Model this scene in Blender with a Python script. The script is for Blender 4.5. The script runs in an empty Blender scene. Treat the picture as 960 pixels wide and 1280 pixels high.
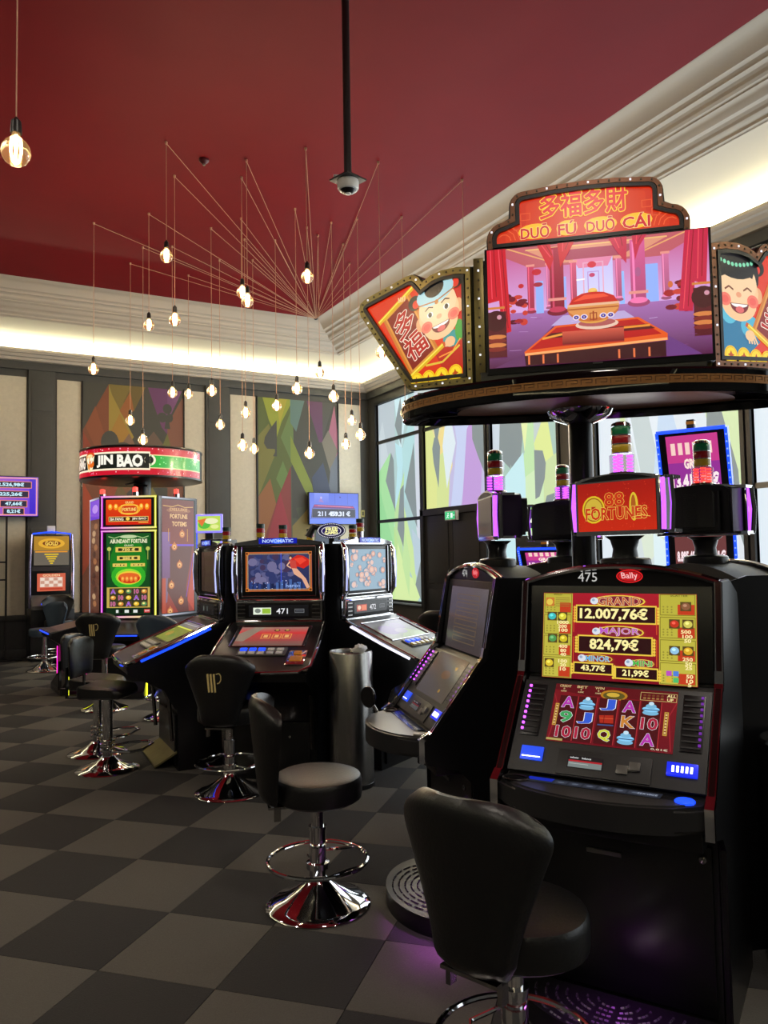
import bpy, bmesh, math, random
from mathutils import Vector, Matrix, Euler
random.seed(7)
PI = math.pi
SC = bpy.context.scene
COL = SC.collection

# ------------------------------------------------------------------ camera
YAW = math.radians(28.49)
cam_d = bpy.data.cameras.new('camera')
cam = bpy.data.objects.new('camera', cam_d); COL.objects.link(cam)
pitch, roll = .0545, -.0171
fw = Vector((math.sin(YAW)*math.cos(pitch), math.cos(YAW)*math.cos(pitch), math.sin(pitch)))
r0 = Vector((math.cos(YAW), -math.sin(YAW), 0)); u0 = r0.cross(fw)
rt = r0*math.cos(roll) + u0*math.sin(roll); up = -r0*math.sin(roll) + u0*math.cos(roll)
M = Matrix((rt, up, -fw)).transposed().to_4x4(); M.translation = (0, 0, 1.57)
cam.matrix_world = M
cam_d.sensor_fit = 'VERTICAL'; cam_d.sensor_height = 36; cam_d.lens = 36*973.25/1280
cam_d.clip_start = .05; cam_d.clip_end = 100
SC.camera = cam
SC.view_settings.view_transform = 'Standard'; SC.view_settings.look = 'None'
SC.view_settings.gamma = 1; SC.view_settings.use_curve_mapping = False
SC.view_settings.exposure = 0.0

# ------------------------------------------------------------------ world and big lights
W = bpy.data.worlds.new('world'); SC.world = W; W.use_nodes = True
W.node_tree.nodes['Background'].inputs[0].default_value = (.8, .9, 1, 1)
W.node_tree.nodes['Background'].inputs[1].default_value = .6
XR, YB, XL, YF = 7.27, 14.0, -6.0, -5.0      # inner faces of the four walls
ZC = 5.607                                    # ceiling

def area(name, loc, rot, sx, sy, energy, col):
    l = bpy.data.lights.new(name, 'AREA'); l.shape = 'RECTANGLE'; l.size = sx; l.size_y = sy
    l.energy = energy; l.color = col
    o = bpy.data.objects.new(name, l); COL.objects.link(o); o.location = loc; o.rotation_euler = rot
    return o
COVE = (.99, 1, .70)
# light tape lying behind the lip of the lower cornice, shining upwards
area('cove_light_back', ((XL+XR)/2, YB-.12, 5.035), (PI, 0, 0), XR-XL-.3, .09, 230, COVE)
area('cove_light_right', (XR-.12, (YF+YB)/2, 5.035), (PI, 0, PI/2), YB-YF-.3, .09, 330, COVE)
area('cove_light_left', (XL+.12, (YF+YB)/2, 5.035), (PI, 0, PI/2), YB-YF-.3, .09, 200, COVE)
area('cove_light_front', ((XL+XR)/2, YF+.12, 5.035), (PI, 0, 0), XR-XL-.3, .09, 90, COVE)
# daylight through the film-covered windows
WINS = [(11.98, 13.65, .71, 4.55), (10.0, 11.87, 2.36, 4.55), (8.30, 9.86, .71, 4.55), (5.41, 7.55, .71, 4.55),
        (3.45, 5.28, .71, 4.55), (1.2, 3.0, .71, 4.55), (-1.2, .8, .71, 4.55), (-3.8, -1.7, .71, 4.55)]
for k, (a, b, c, d) in enumerate(WINS):
    area('window_daylight', (XR-.03, (a+b)/2, (c+d)/2), (0, PI/2, 0), d-c, b-a, [55, 36, 50, 60, 44, 30, 24, 24][k], (.9, .97, 1))
# unseen fill lights added under the ceiling to lift the hall's general brightness
for x, y in ((-1.5, -2.2), (3.2, -2.0), (-3.5, 2.5), (-3.2, 7.0), (1.2, .6)):
    l = bpy.data.lights.new('fill_light', 'AREA'); l.shape = 'DISK'; l.size = .5; l.energy = 48; l.color = (1, .9, .78)
    o = bpy.data.objects.new('fill_light', l); COL.objects.link(o); o.location = (x, y, 5.5)

# ------------------------------------------------------------------ materials
def lin(c):
    return tuple((v/255/12.92 if v/255 <= .04045 else ((v/255+.055)/1.055)**2.4) for v in c[:3])
MATS = {}
def mat(name, col, rough=.5, metal=0., emit=None, es=1., noise=0., bump=0., scale=60, coat=0., alpha=None, trans=0.):
    if name in MATS: return MATS[name]
    m = bpy.data.materials.new(name); m.use_nodes = True
    nt = m.node_tree; b = nt.nodes['Principled BSDF']
    c = lin(col)
    b.inputs['Base Color'].default_value = (*c, 1); b.inputs['Roughness'].default_value = rough
    b.inputs['Metallic'].default_value = metal; b.inputs['Coat Weight'].default_value = coat
    b.inputs['Coat Roughness'].default_value = .05
    if trans: b.inputs['Transmission Weight'].default_value = trans
    if alpha is not None: b.inputs['Alpha'].default_value = alpha
    if emit is not None:
        b.inputs['Emission Color'].default_value = (*lin(emit), 1); b.inputs['Emission Strength'].default_value = es
    if noise or bump:
        tc = nt.nodes.new('ShaderNodeTexCoord'); n = nt.nodes.new('ShaderNodeTexNoise')
        n.inputs['Scale'].default_value = scale; n.inputs['Detail'].default_value = 5
        nt.links.new(tc.outputs['Object'], n.inputs['Vector'])
        if noise:
            mx = nt.nodes.new('ShaderNodeMix'); mx.data_type = 'RGBA'; mx.blend_type = 'MULTIPLY'
            mx.inputs[0].default_value = noise; mx.inputs[6].default_value = (*c, 1)
            nt.links.new(n.outputs['Color'], mx.inputs[7])
            g = nt.nodes.new('ShaderNodeHueSaturation'); g.inputs['Saturation'].default_value = .0; g.inputs['Value'].default_value = 1.6
            nt.links.new(n.outputs['Color'], g.inputs['Color']); nt.links.new(g.outputs[0], mx.inputs[7])
            nt.links.new(mx.outputs[2], b.inputs['Base Color'])
        if bump:
            bp = nt.nodes.new('ShaderNodeBump'); bp.inputs['Strength'].default_value = bump; bp.inputs['Distance'].default_value = .004
            nt.links.new(n.outputs['Fac'], bp.inputs['Height']); nt.links.new(bp.outputs[0], b.inputs['Normal'])
    MATS[name] = m
    return m
def artmat(name, es, rough=.25, base=0.):
    m = bpy.data.materials.new(name); m.use_nodes = True
    nt = m.node_tree; b = nt.nodes['Principled BSDF']
    a = nt.nodes.new('ShaderNodeVertexColor'); a.layer_name = 'Col'
    if es:
        b.inputs['Base Color'].default_value = (.012, .012, .012, 1)
        nt.links.new(a.outputs[0], b.inputs['Emission Color']); b.inputs['Emission Strength'].default_value = es
    if base or not es: nt.links.new(a.outputs[0], b.inputs['Base Color'])
    b.inputs['Roughness'].default_value = rough
    MATS[name] = m
    return m
SCREEN = artmat('lit_screen', 1.0, .22)
DIM = artmat('dim_screen', .3, .12)
PRINT = artmat('printed_panel', 0, .6)
FILM = artmat('backlit_window_film', 1.0, .5)
NEON = artmat('neon_tube_light', 2.2, .3)
BLACK = mat('black_lacquer', (13, 13, 15), .28, noise=.2, scale=25)
MATTE = mat('black_matte_panel', (19, 19, 21), .5, bump=.12, scale=220)
PLAST = mat('dark_grey_plastic', (32, 32, 34), .42, bump=.08, scale=300)
GREYP = mat('grey_plastic', (105, 104, 100), .32, .3)
CHROME = mat('polished_chrome', (225, 225, 228), .06, 1.)
STEEL = mat('brushed_steel', (150, 148, 145), .25, 1., noise=.25, scale=30)
GOLDM = mat('aged_brass_frame', (128, 116, 76), .28, .9)
LEATH = mat('black_leatherette', (20, 20, 21), .36, bump=.25, scale=90)
BLUEL = mat('blue_leatherette', (60, 76, 92), .4, bump=.2, scale=90)
CREAM = mat('cream_plaster', (196, 186, 172), .75, bump=.06, scale=8)
PANEL = mat('beige_linen_panel', (206, 198, 180), .85, noise=.22, bump=.2, scale=14)
DARKW = mat('charcoal_paint', (70, 70, 68), .6, noise=.2, bump=.08, scale=6)
DOORM = mat('black_painted_wood', (34, 34, 36), .45, noise=.2, scale=9)
CEILM = mat('crimson_ceiling_paint', (128, 10, 24), .6, noise=.18, bump=.05, scale=1.2)
CEILM.node_tree.nodes['Principled BSDF'].inputs['Specular IOR Level'].default_value = .16
T_LT = mat('taupe_carpet', (88, 85, 79), .95, noise=.45, bump=.5, scale=160)
T_DK = mat('charcoal_carpet', (48, 47, 46), .95, noise=.45, bump=.5, scale=160)
GROUT = mat('dark_floor_base', (28, 28, 28), .9, noise=.2)
GLASSB = mat('smoked_bulb_glass', (250, 222, 180), .03, trans=1., emit=(255, 190, 120), es=.16)  # faint emission in the glass stands in for bloom round the filament
FILA = mat('glowing_filament', (255, 220, 160), .5, emit=(255, 214, 150), es=26)
SOCK = mat('black_bakelite', (24, 22, 22), .35, noise=.1)
CORD = mat('beige_textile_cord', (196, 150, 120), .8, noise=.2)
WHITEP = mat('white_plastic', (225, 225, 222), .35, noise=.05)
SEG = {k: mat(k+'_lamp_segment', c, .2, coat=.6, emit=c, es=.12) for k, c in
       dict(green=(22, 105, 62), red=(140, 22, 26), yellow=(170, 140, 30), amber=(190, 120, 30)).items()}
LEDP = mat('violet_led', (120, 40, 160), .3, emit=(200, 80, 255), es=3.0)
LEDR = mat('red_led', (160, 30, 30), .3, emit=(255, 60, 50), es=3.0)
LEDB = mat('blue_led', (20, 50, 190), .3, emit=(25, 70, 255), es=1.7)
LEDW = mat('white_led', (230, 230, 240), .3, emit=(240, 240, 255), es=3.0)
LEDY = mat('yellow_led', (210, 210, 40), .3, emit=(230, 240, 40), es=2.5)
LEDM = mat('magenta_led', (210, 40, 160), .3, emit=(255, 30, 170), es=2.5)
CLEARP = mat('smoky_plastic', (150, 130, 160), .15, alpha=.35)
TISSUE = mat('white_tissue_paper', (230, 230, 230), .9, bump=.4, scale=30)
SILLM = mat('pale_window_sill', (150, 165, 180), .4, noise=.1)

# ------------------------------------------------------------------ object helpers
def prop(o, label=None, cat=None, group=None, kind=None):
    if label: o['label'] = label
    if cat: o['category'] = cat
    if group: o['group'] = group
    if kind: o['kind'] = kind
    return o
def thing(name, label, cat, loc=(0, 0, 0), rz=0, group=None):
    o = bpy.data.objects.new(name, None); COL.objects.link(o); o.empty_display_size = .1
    o.location = loc; o.rotation_euler = (0, 0, rz)
    return prop(o, label, cat, group)
def cw(lat, dep):      # plan position measured along the pod axis frame (turned 28.5 degrees to the room)
    return (lat*math.cos(YAW)+dep*math.sin(YAW), -lat*math.sin(YAW)+dep*math.cos(YAW))
def head(h): return math.radians(180-h)-YAW     # local -Y looks along heading h of that frame
def tree_copy(o, parent=None):
    c = o.copy(); COL.objects.link(c); c.parent = parent
    for ch in o.children: tree_copy(ch, c)
    return c

class MB:
    def __init__(s): s.bm = bmesh.new(); s.mats = []; s.cur = 0
    def m(s, mt):
        if mt not in s.mats: s.mats.append(mt)
        s.cur = s.mats.index(mt); return s
    def faces(s, vs, fs):
        v = [s.bm.verts.new(p) for p in vs]; out = []
        for f in fs:
            try: fc = s.bm.faces.new([v[i] for i in f]); fc.material_index = s.cur; out.append(fc)
            except ValueError: pass
        return v, out
    def box(s, x0, x1, y0, y1, z0, z1, bev=0):
        vs = [(x, y, z) for x in (x0, x1) for y in (y0, y1) for z in (z0, z1)]
        v, f = s.faces(vs, [(0, 1, 3, 2), (4, 6, 7, 5), (0, 4, 5, 1), (2, 3, 7, 6), (0, 2, 6, 4), (1, 5, 7, 3)])
        if bev:
            es = list({e for q in f for e in q.edges})
            r = bmesh.ops.bevel(s.bm, geom=es, offset=bev, segments=2, affect='EDGES', profile=.7)
            for q in r['faces']: q.material_index = s.cur
        return s
    def prism(s, poly, a, b, axis='x', bev=0):     # poly in the two other axes, extruded from a to b
        n = len(poly)
        def P(p, t):
            if axis == 'x': return (t, p[0], p[1])
            if axis == 'y': return (p[0], t, p[1])
            return (p[0], p[1], t)
        vs = [P(p, a) for p in poly]+[P(p, b) for p in poly]
        fs = [tuple(range(n)), tuple(range(2*n-1, n-1, -1))]+[(i, i+n, (i+1) % n+n, (i+1) % n) for i in range(n)]
        v, f = s.faces(vs, fs)
        if bev and len(f) > 2:
            es = list({e for q in f[:2] for e in q.edges})
            r = bmesh.ops.bevel(s.bm, geom=es, offset=bev, segments=2, affect='EDGES')
            for q in r['faces']: q.material_index = s.cur
        return s
    def lathe(s, prof, c=(0, 0, 0), n=24, sx=1, sy=1, a0=0, a1=2*PI):     # prof: (radius, z)
        full = abs(a1-a0-2*PI) < 1e-6
        k = n if full else n+1
        rows = []
        for r, z in prof:
            if r < 1e-6: rows.append([s.bm.verts.new((c[0], c[1], c[2]+z))])
            else: rows.append([s.bm.verts.new((c[0]+r*sx*math.cos(a0+(a1-a0)*i/n), c[1]+r*sy*math.sin(a0+(a1-a0)*i/n), c[2]+z)) for i in range(k)])
        for A, B in zip(rows, rows[1:]):
            for i in range(n):
                j = (i+1) % k
                q = [A[i % len(A)], A[j % len(A)], B[j % len(B)], B[i % len(B)]]
                q2 = []
                for t in q:
                    if t not in q2: q2.append(t)
                if len(q2) > 2:
                    try: f = s.bm.faces.new(q2); f.material_index = s.cur
                    except ValueError: pass
        return s
    def tube(s, pts, r, n=8, closed=False, flat=None):     # flat=(rx, rz)-like ellipse factors
        pts = [Vector(p) for p in pts]; N = len(pts); rings = []
        prev = None
        for i, p in enumerate(pts):
            if closed: t = (pts[(i+1) % N]-pts[i-1])
            else: t = pts[min(i+1, N-1)]-pts[max(i-1, 0)]
            t.normalize()
            if prev is None:
                ref = Vector((0, 0, 1)) if abs(t.z) < .9 else Vector((1, 0, 0))
                a = t.cross(ref).normalized()
            else:
                a = (prev-t*prev.dot(t)); a = a.normalized() if a.length > 1e-6 else t.cross(Vector((0, 0, 1))).normalized()
            prev = a; b = t.cross(a)
            rr = r[i] if isinstance(r, (list, tuple)) else r
            rings.append([s.bm.verts.new(p+(a*math.cos(2*PI*k/n)+b*math.sin(2*PI*k/n))*rr) for k in range(n)])
        pairs = list(zip(rings, rings[1:]))
        if closed: pairs.append((rings[-1], rings[0]))
        for A, B in pairs:
            for k in range(n):
                f = s.bm.faces.new((A[k], A[(k+1) % n], B[(k+1) % n], B[k])); f.material_index = s.cur
        if not closed:
            for R_ in (rings[0][::-1], rings[-1]):
                f = s.bm.faces.new(R_); f.material_index = s.cur
        return s
    def strip(s, path, w, t, x):       # rectangular trim along a (y, z) path; w across x centred on x, t proud
        n = len(path); L = []
        for i, (y, z) in enumerate(path):
            a = Vector(path[max(i-1, 0)]); b = Vector(path[min(i+1, n-1)]); d = (b-a).normalized(); nn = Vector((-d.y, d.x))
            L.append((Vector((y, z)), nn))
        vs = []
        for p, nn in L:
            for xx, k in ((x-w/2, -t*.4), (x+w/2, -t*.4), (x+w/2, t), (x-w/2, t)):
                q = p+nn*k; vs.append((xx, q.x, q.y))
        fs = [(0, 1, 2, 3), tuple((n-1)*4+k for k in (3, 2, 1, 0))]
        for i in range(n-1):
            for k in range(4): fs.append((i*4+k, i*4+(k+1) % 4, i*4+4+(k+1) % 4, i*4+4+k))
        s.faces(vs, fs); return s
    def build(s, name, parent=None, loc=None, rot=None, smooth=35, sub=0):
        me = bpy.data.meshes.new(name)
        bmesh.ops.recalc_face_normals(s.bm, faces=s.bm.faces)
        s.bm.to_mesh(me); s.bm.free()
        for m in s.mats: me.materials.append(m)
        if smooth:
            me.shade_smooth(); me.set_sharp_from_angle(angle=math.radians(smooth))
        o = bpy.data.objects.new(name, me); COL.objects.link(o)
        if parent: o.parent = parent
        if loc: o.location = loc
        if rot: o.rotation_euler = rot
        if sub:
            md = o.modifiers.new('s', 'SUBSURF'); md.levels = md.render_levels = sub
        return o
def nb(mt): return MB().m(mt)
def slope(p0, p1):       # placement of a panel standing on the (y, z) line p0 (bottom) to p1 (top)
    dy, dz = p1[0]-p0[0], p1[1]-p0[1]; L = math.hypot(dy, dz)
    return (0, (p0[0]+p1[0])/2, (p0[1]+p1[1])/2), (math.asin(-dy/L), 0, 0), L

# ------------------------------------------------------------------ flat artwork (screens, prints)
FC = {}
def glyphs(s, off):
    k = (s, round(off, 3))
    if k in FC: return FC[k]
    c = bpy.data.curves.new('t', 'FONT'); c.body = s; c.offset = off; c.resolution_u = 2; c.fill_mode = 'FRONT'
    o = bpy.data.objects.new('t', c); COL.objects.link(o)
    dg = bpy.context.evaluated_depsgraph_get(); dg.update()
    me = bpy.data.meshes.new_from_object(o.evaluated_get(dg), depsgraph=dg)
    vs = [(v.co.x, v.co.y) for v in me.vertices]; fs = [tuple(p.vertices) for p in me.polygons]
    bpy.data.objects.remove(o); bpy.data.curves.remove(c); bpy.data.meshes.remove(me)
    FC[k] = (vs, fs); return FC[k]
class Art:
    """Flat picture: source box (x0,y0,x1,y1), y down, mapped to w x h metres about the origin, facing -Y."""
    def __init__(s, box, w, h, step=.00005, clip=True):
        s.b = box; s.w = w; s.h = h; s.v = []; s.f = []; s.c = []; s.l = 0; s.step = step; s.clip = clip
    def mp(s, x, y):
        x0, y0, x1, y1 = s.b
        return ((x-x0)/(x1-x0)-.5)*s.w, (.5-(y-y0)/(y1-y0))*s.h
    def cl(s, pts):
        x0, y0, x1, y1 = s.b
        for ax, v, sg in ((0, x0, 1), (0, x1, -1), (1, y0, 1), (1, y1, -1)):
            out = []
            for i in range(len(pts)):
                a, b = pts[i-1], pts[i]
                ia, ib = (a[ax]-v)*sg >= 0, (b[ax]-v)*sg >= 0
                if ia != ib:
                    t = (v-a[ax])/(b[ax]-a[ax]); out.append((a[0]+(b[0]-a[0])*t, a[1]+(b[1]-a[1])*t))
                if ib: out.append(b)
            pts = out
            if not pts: return []
        return pts
    def poly(s, pts, col, cols=None, same=False):
        if s.clip and cols is None: pts = s.cl(pts)
        if len(pts) < 3: return s
        if not same: s.l += 1
        b = len(s.v)
        for p in pts:
            x, z = s.mp(*p); s.v.append((x, -s.l*s.step, z))
        s.f.append(tuple(range(b, b+len(pts)))); s.c.append([lin(c) for c in cols] if cols else lin(col))
        return s
    def rect(s, x0, y0, x1, y1, col, same=False, n=1):
        if n > 1:
            s.l += 1
            for i in range(n): s.poly([(x0+(x1-x0)*i/n, y0), (x0+(x1-x0)*(i+1)/n, y0), (x0+(x1-x0)*(i+1)/n, y1), (x0+(x1-x0)*i/n, y1)], col, same=True)
            return s
        return s.poly([(x0, y0), (x1, y0), (x1, y1), (x0, y1)], col, same=same)
    def grad(s, x0, y0, x1, y1, c0, c1, vertical=True):
        P = [(x0, y0), (x1, y0), (x1, y1), (x0, y1)]
        return s.poly(P, None, [c0, c0, c1, c1] if vertical else [c0, c1, c1, c0])
    def ell(s, cx, cy, rx, ry, col, n=18, a0=0, a1=2*PI):
        return s.poly([(cx+rx*math.cos(a0+(a1-a0)*i/n), cy+ry*math.sin(a0+(a1-a0)*i/n)) for i in range(n if a1-a0 > 6.2 else n+1)], col)
    def line(s, pts, w, col):
        s.l += 1
        for a, b in zip(pts, pts[1:]):
            dx, dy = b[0]-a[0], b[1]-a[1]; L = math.hypot(dx, dy) or 1; nx, ny = -dy/L*w/2, dx/L*w/2
            s.poly([(a[0]+nx, a[1]+ny), (b[0]+nx, b[1]+ny), (b[0]-nx, b[1]-ny), (a[0]-nx, a[1]-ny)], col, same=True)
        return s
    def frame(s, x0, y0, x1, y1, w, col):
        return s.line([(x0-w/2, y0), (x1+w/2, y0)], w, col).line([(x0-w/2, y1), (x1+w/2, y1)], w, col).line([(x0, y0), (x0, y1)], w, col).line([(x1, y0), (x1, y1)], w, col)
    def text(s, t, x0, y0, x1, y1, col, out=None, ow=.05, bold=.012, skew=0, rot=0, n=2):
        vs, fs = glyphs(t, 0); xs = [v[0] for v in vs]; ys = [v[1] for v in vs]
        if not xs: return s
        bx0, bx1, by0, by1 = min(xs), max(xs), min(ys), max(ys)
        cx, cy = (x0+x1)/2, (y0+y1)/2
        for off, c in (([(ow, out)] if out else [])+[(bold, col)]):
            v2, f2 = glyphs(t, off); s.l += 2; b = len(s.v)
            for x, y in v2:
                fx = (x-bx0)/(bx1-bx0) if bx1 > bx0 else .5; fy = (y-by0)/(by1-by0)
                px = x0+(x1-x0)*fx+skew*(fy-.5)*(y1-y0); py = y1-(y1-y0)*fy
                if rot:
                    dx, dy = px-cx, py-cy; px = cx+dx*math.cos(rot)-dy*math.sin(rot); py = cy+dx*math.sin(rot)+dy*math.cos(rot)
                X, Z = s.mp(px, py); s.v.append((X, -s.l*s.step, Z))
            for f in f2: s.f.append(tuple(i+b for i in f)); s.c.append(lin(c))
        return s
    def halo(s, t, x0, y0, x1, y1, col, out, d, rot=0):      # lettering with a rim, safe for dense characters
        for k in range(12):
            q = 2*PI*k/12; s.text(t, x0+d*math.cos(q), y0+d*math.sin(q), x1+d*math.cos(q), y1+d*math.sin(q), out, bold=0, rot=rot); s.l -= 1
        s.l += 6
        for k in range(8):
            q = 2*PI*k/8; e = d*.4; s.text(t, x0+e*math.cos(q), y0+e*math.sin(q), x1+e*math.cos(q), y1+e*math.sin(q), col, bold=0, rot=rot); s.l -= 1
        return s
    def build(s, name, mt, parent=None, loc=None, rot=None, warp=None, back=.004):
        # a thin slab behind the picture gives it real thickness
        me = bpy.data.meshes.new(name)
        vs = list(s.v)
        if warp: vs = [warp(*v) for v in vs]
        fs = list(s.f); cs = list(s.c)
        if back and not warp:
            b = len(vs); w, h = s.w/2, s.h/2
            vs += [(x, y, z) for x in (-w, w) for y in (0, back) for z in (-h, h)]
            for f in [(0, 1, 3, 2), (4, 6, 7, 5), (0, 4, 5, 1), (2, 3, 7, 6), (0, 2, 6, 4), (1, 5, 7, 3)]:
                fs.append(tuple(i+b for i in f)); cs.append((0, 0, 0))
        me.from_pydata(vs, [], fs)
        ca = me.color_attributes.new('Col', 'FLOAT_COLOR', 'CORNER'); data = []
        for f, c in zip(fs, cs):
            if isinstance(c, list):
                for q in c: data += [*q, 1]
            else: data += [*c, 1]*len(f)
        ca.data.foreach_set('color', data)
        me.materials.append(mt)
        o = bpy.data.objects.new(name, me); COL.objects.link(o)
        if parent: o.parent = parent
        if loc: o.location = loc
        if rot: o.rotation_euler = rot
        return o
RND = random.Random(3)
def bokeh(a, n, x0, y0, x1, y1, r0, r1, cols):
    for _ in range(n):
        r = RND.uniform(r0, r1); a.ell(RND.uniform(x0, x1), RND.uniform(y0, y1), r, r*RND.uniform(.7, 1.2), RND.choice(cols), n=9)

# ================================================================== THE SETTING
def floor():
    f = prop(nb(GROUT).box(XL-.2, XR+.2, YF-.2, YB+.2, -.12, -.006).build('floor', smooth=0), kind='structure')
    s = .5; eu = Vector((math.cos(PI/4), -math.sin(PI/4))); ev = Vector((math.sin(PI/4), math.cos(PI/4)))
    g = .0015; meshes = []
    for m, nm in ((T_LT, 'l'), (T_DK, 'd')):
        b = nb(m); h = s/2-g
        b.box(-h, h, -h, h, -.006, 0, bev=.0015); o = b.build('carpet_tile'); meshes.append(o.data); bpy.data.objects.remove(o)
    cells = []
    for i in range(-40, 50):
        for j in range(-40, 50):
            c = eu*((i+.5-4.8986)*s)+ev*((j+.5+6.2443)*s)
            if not (XL+.36 < c.x < XR-.36 and YF+.36 < c.y < YB-.36): continue
            lat = c.x*math.cos(YAW)-c.y*math.sin(YAW); dep = c.x*math.sin(YAW)+c.y*math.cos(YAW)
            vis = dep > 1.9 and abs(lat) < dep*.5+.45
            cells.append((dep if vis else 999, c, (i+j) % 2))
    cells.sort(key=lambda t: t[0])
    rz = -PI/4
    for k, (d, c, par) in enumerate(cells[:300]):
        if d > 900: break
        o = bpy.data.objects.new('carpet_tile', meshes[par]); COL.objects.link(o); o.parent = f
        o.location = (c.x, c.y, 0); o.rotation_euler = (0, 0, rz)
    b = MB(); h = s/2-g
    for d, c, par in cells[300:]:
        b.m((T_LT, T_DK)[par])
        ps = [c+eu*(h*a)+ev*(h*q) for a, q in ((-1, -1), (1, -1), (1, 1), (-1, 1))]
        b.faces([(p.x, p.y, 0) for p in ps]+[(p.x, p.y, -.006) for p in ps], [(0, 1, 2, 3), (0, 4, 5, 1), (1, 5, 6, 2), (2, 6, 7, 3), (3, 7, 4, 0)])
    prop(b.build('carpet_tile_field', f, smooth=0), kind='stuff')
floor()

prop(nb(CEILM).box(XL-.2, XR+.2, YF-.2, YB+.2, ZC, ZC+.15).build('ceiling', smooth=0), kind='structure')

# cornices: profile (distance from wall, height) swept round the room
def ringtrim(name, prof, mt):
    b = nb(mt); n = len(prof); vs = []
    for t, z in prof:
        vs += [(XL+t, YF+t, z), (XR-t, YF+t, z), (XR-t, YB-t, z), (XL+t, YB-t, z)]
    fs = []
    for i in range(n):
        j = (i+1) % n
        for k in range(4): fs.append((i*4+k, i*4+(k+1) % 4, j*4+(k+1) % 4, j*4+k))
    b.faces(vs, fs); return prop(b.build(name, smooth=25), kind='structure')
UP = [(2.0, 5.607), (1.985, 5.60), (1.93, 5.588), (1.86, 5.560), (1.80, 5.522), (1.775, 5.497), (1.72, 5.493), (1.70, 5.478), (1.695, 5.462),
      (1.64, 5.458), (1.615, 5.442), (1.60, 5.418), (1.575, 5.402), (1.545, 5.398), (1.54, 5.385), (1.50, 5.382), (1.475, 5.368), (1.455, 5.345), (1.43, 5.330),
      (1.38, 5.327), (1.35, 5.31), (1.335, 5.288), (1.30, 5.272), (1.265, 5.268), (1.26, 5.244), (1.235, 5.238), (1.225, 5.228), (1.196, 5.228), (1.19, 5.262),
      (.9, 5.252), (.5, 5.222), (.25, 5.175), (.08, 5.10), (-.05, 5.0), (-.05, 5.607)]
ringtrim('trim_1', UP, CREAM)
LO = [(-.05, 4.84), (.0, 4.84), (.02, 4.842), (.03, 4.86), (.075, 4.865), (.09, 4.885), (.10, 4.905), (.15, 4.91), (.165, 4.93), (.18, 4.95), (.225, 4.955), (.235, 4.975),
      (.254, 4.985), (.254, 5.02), (.225, 5.02), (.225, 4.995), (-.05, 4.995)]
ringtrim('trim_2', LO, CREAM)

# back wall: charcoal wall with pilasters, light panels and two printed murals as its parts
wb = prop(nb(DARKW).box(XL-.2, XR+.2, YB, YB+.2, -.1, 5.0).build('wall_back', smooth=0), kind='structure')
prop(nb(DARKW).box(XL-.2, XL, YF-.2, YB+.2, -.1, ZC).build('wall_left', smooth=0), kind='structure')
prop(nb(DARKW).box(XL-.2, XR+.2, YF-.2, YF, -.1, ZC).build('wall_front', smooth=0), kind='structure')
for a, b_ in ((-1.2, -.35), (.10, .91), (1.38, 1.76), (3.50, 3.885), (4.37, 4.865), (6.58, 7.07), (-2.6, -1.7)):
    nb(PANEL).box(a, b_, YB-.012, YB+.01, .69, 4.60, bev=.004).build('wall_panel', wb)
for a, b_ in ((.94, 1.35), (3.90, 4.34), (-.33, .06)):
    q = nb(DARKW).box(a, b_, YB-.05, YB+.01, .1, 4.72, bev=.006).build('pilaster', wb)
    for z0, z1 in ((.8, 2.1), (2.2, 3.95), (4.05, 4.55)):
        nb(DARKW).box(a+.05, b_-.05, YB-.058, YB-.045, z0, z1, bev=.004).build('raised_field', q)
prop(nb(DARKW).box(XL, XR, YB-.06, YB+.01, 4.72, 4.85, bev=.01).build('trim_3'), kind='structure')
prop(nb(DOORM).box(XL, XR, YB-.06, YB+.01, .60, .68, bev=.01).build('trim_4'), kind='structure')
prop(nb(DOORM).box(XL, XR, YB-.03, YB+.01, 0, .60).build('trim_5'), kind='structure')
prop(nb(DOORM).box(XL, XR, YB-.05, YB-.025, 0, .14, bev=.006).build('baseboard_back'), kind='structure')

G1 = (70, 70, 64)
m1 = Art((0, 0, 170, 391), 1.70, 3.91)
m1.rect(0, 0, 170, 391, G1)
for pts, c in (([(42, 0), (0, 82), (0, 391), (42, 391)], (128, 72, 48)), ([(4, 75), (42, 160), (42, 110), (20, 40)], (140, 78, 50)), ([(0, 84), (22, 125), (0, 170)], (150, 66, 44)),
               ([(42, 0), (78, 0), (66, 32), (42, 90)], (148, 140, 72)), ([(42, 0), (104, 0), (60, 62)], (122, 106, 52)), ([(80, 0), (104, 0), (84, 45), (66, 30)], (108, 92, 50)),
               ([(42, 8), (84, 90), (60, 125), (42, 82)], (158, 136, 60)), ([(78, 10), (84, 42), (70, 62), (60, 45)], (150, 92, 48)), ([(60, 50), (90, 112), (62, 112), (44, 85)], (166, 124, 52)),
               ([(42, 110), (66, 125), (90, 170), (42, 220)], (134, 90, 60)), ([(76, 84), (90, 112), (60, 160), (58, 112)], (128, 100, 82)), ([(108, 0), (142, 0), (142, 82), (132, 70)], (106, 62, 104)),
               ([(142, 2), (168, 2), (142, 60)], (118, 74, 118)), ([(168, 15), (142, 65), (142, 200), (170, 250), (170, 15)], (126, 82, 66)), ([(118, 78), (142, 110), (120, 170), (92, 112)], (104, 84, 72)),
               ([(142, 80), (130, 112), (150, 112)], (106, 106, 58)), ([(0, 170), (42, 250), (0, 330)], (170, 70, 40)), ([(20, 160), (42, 120), (64, 180), (42, 230)], (156, 76, 52)),
               ([(60, 170), (100, 240), (60, 330), (30, 250)], (116, 96, 60)), ([(100, 150), (140, 220), (110, 300), (80, 230)], (128, 122, 62)), ([(130, 230), (170, 290), (130, 391), (100, 330)], (150, 84, 48))):
    m1.poly(pts, c)
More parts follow.
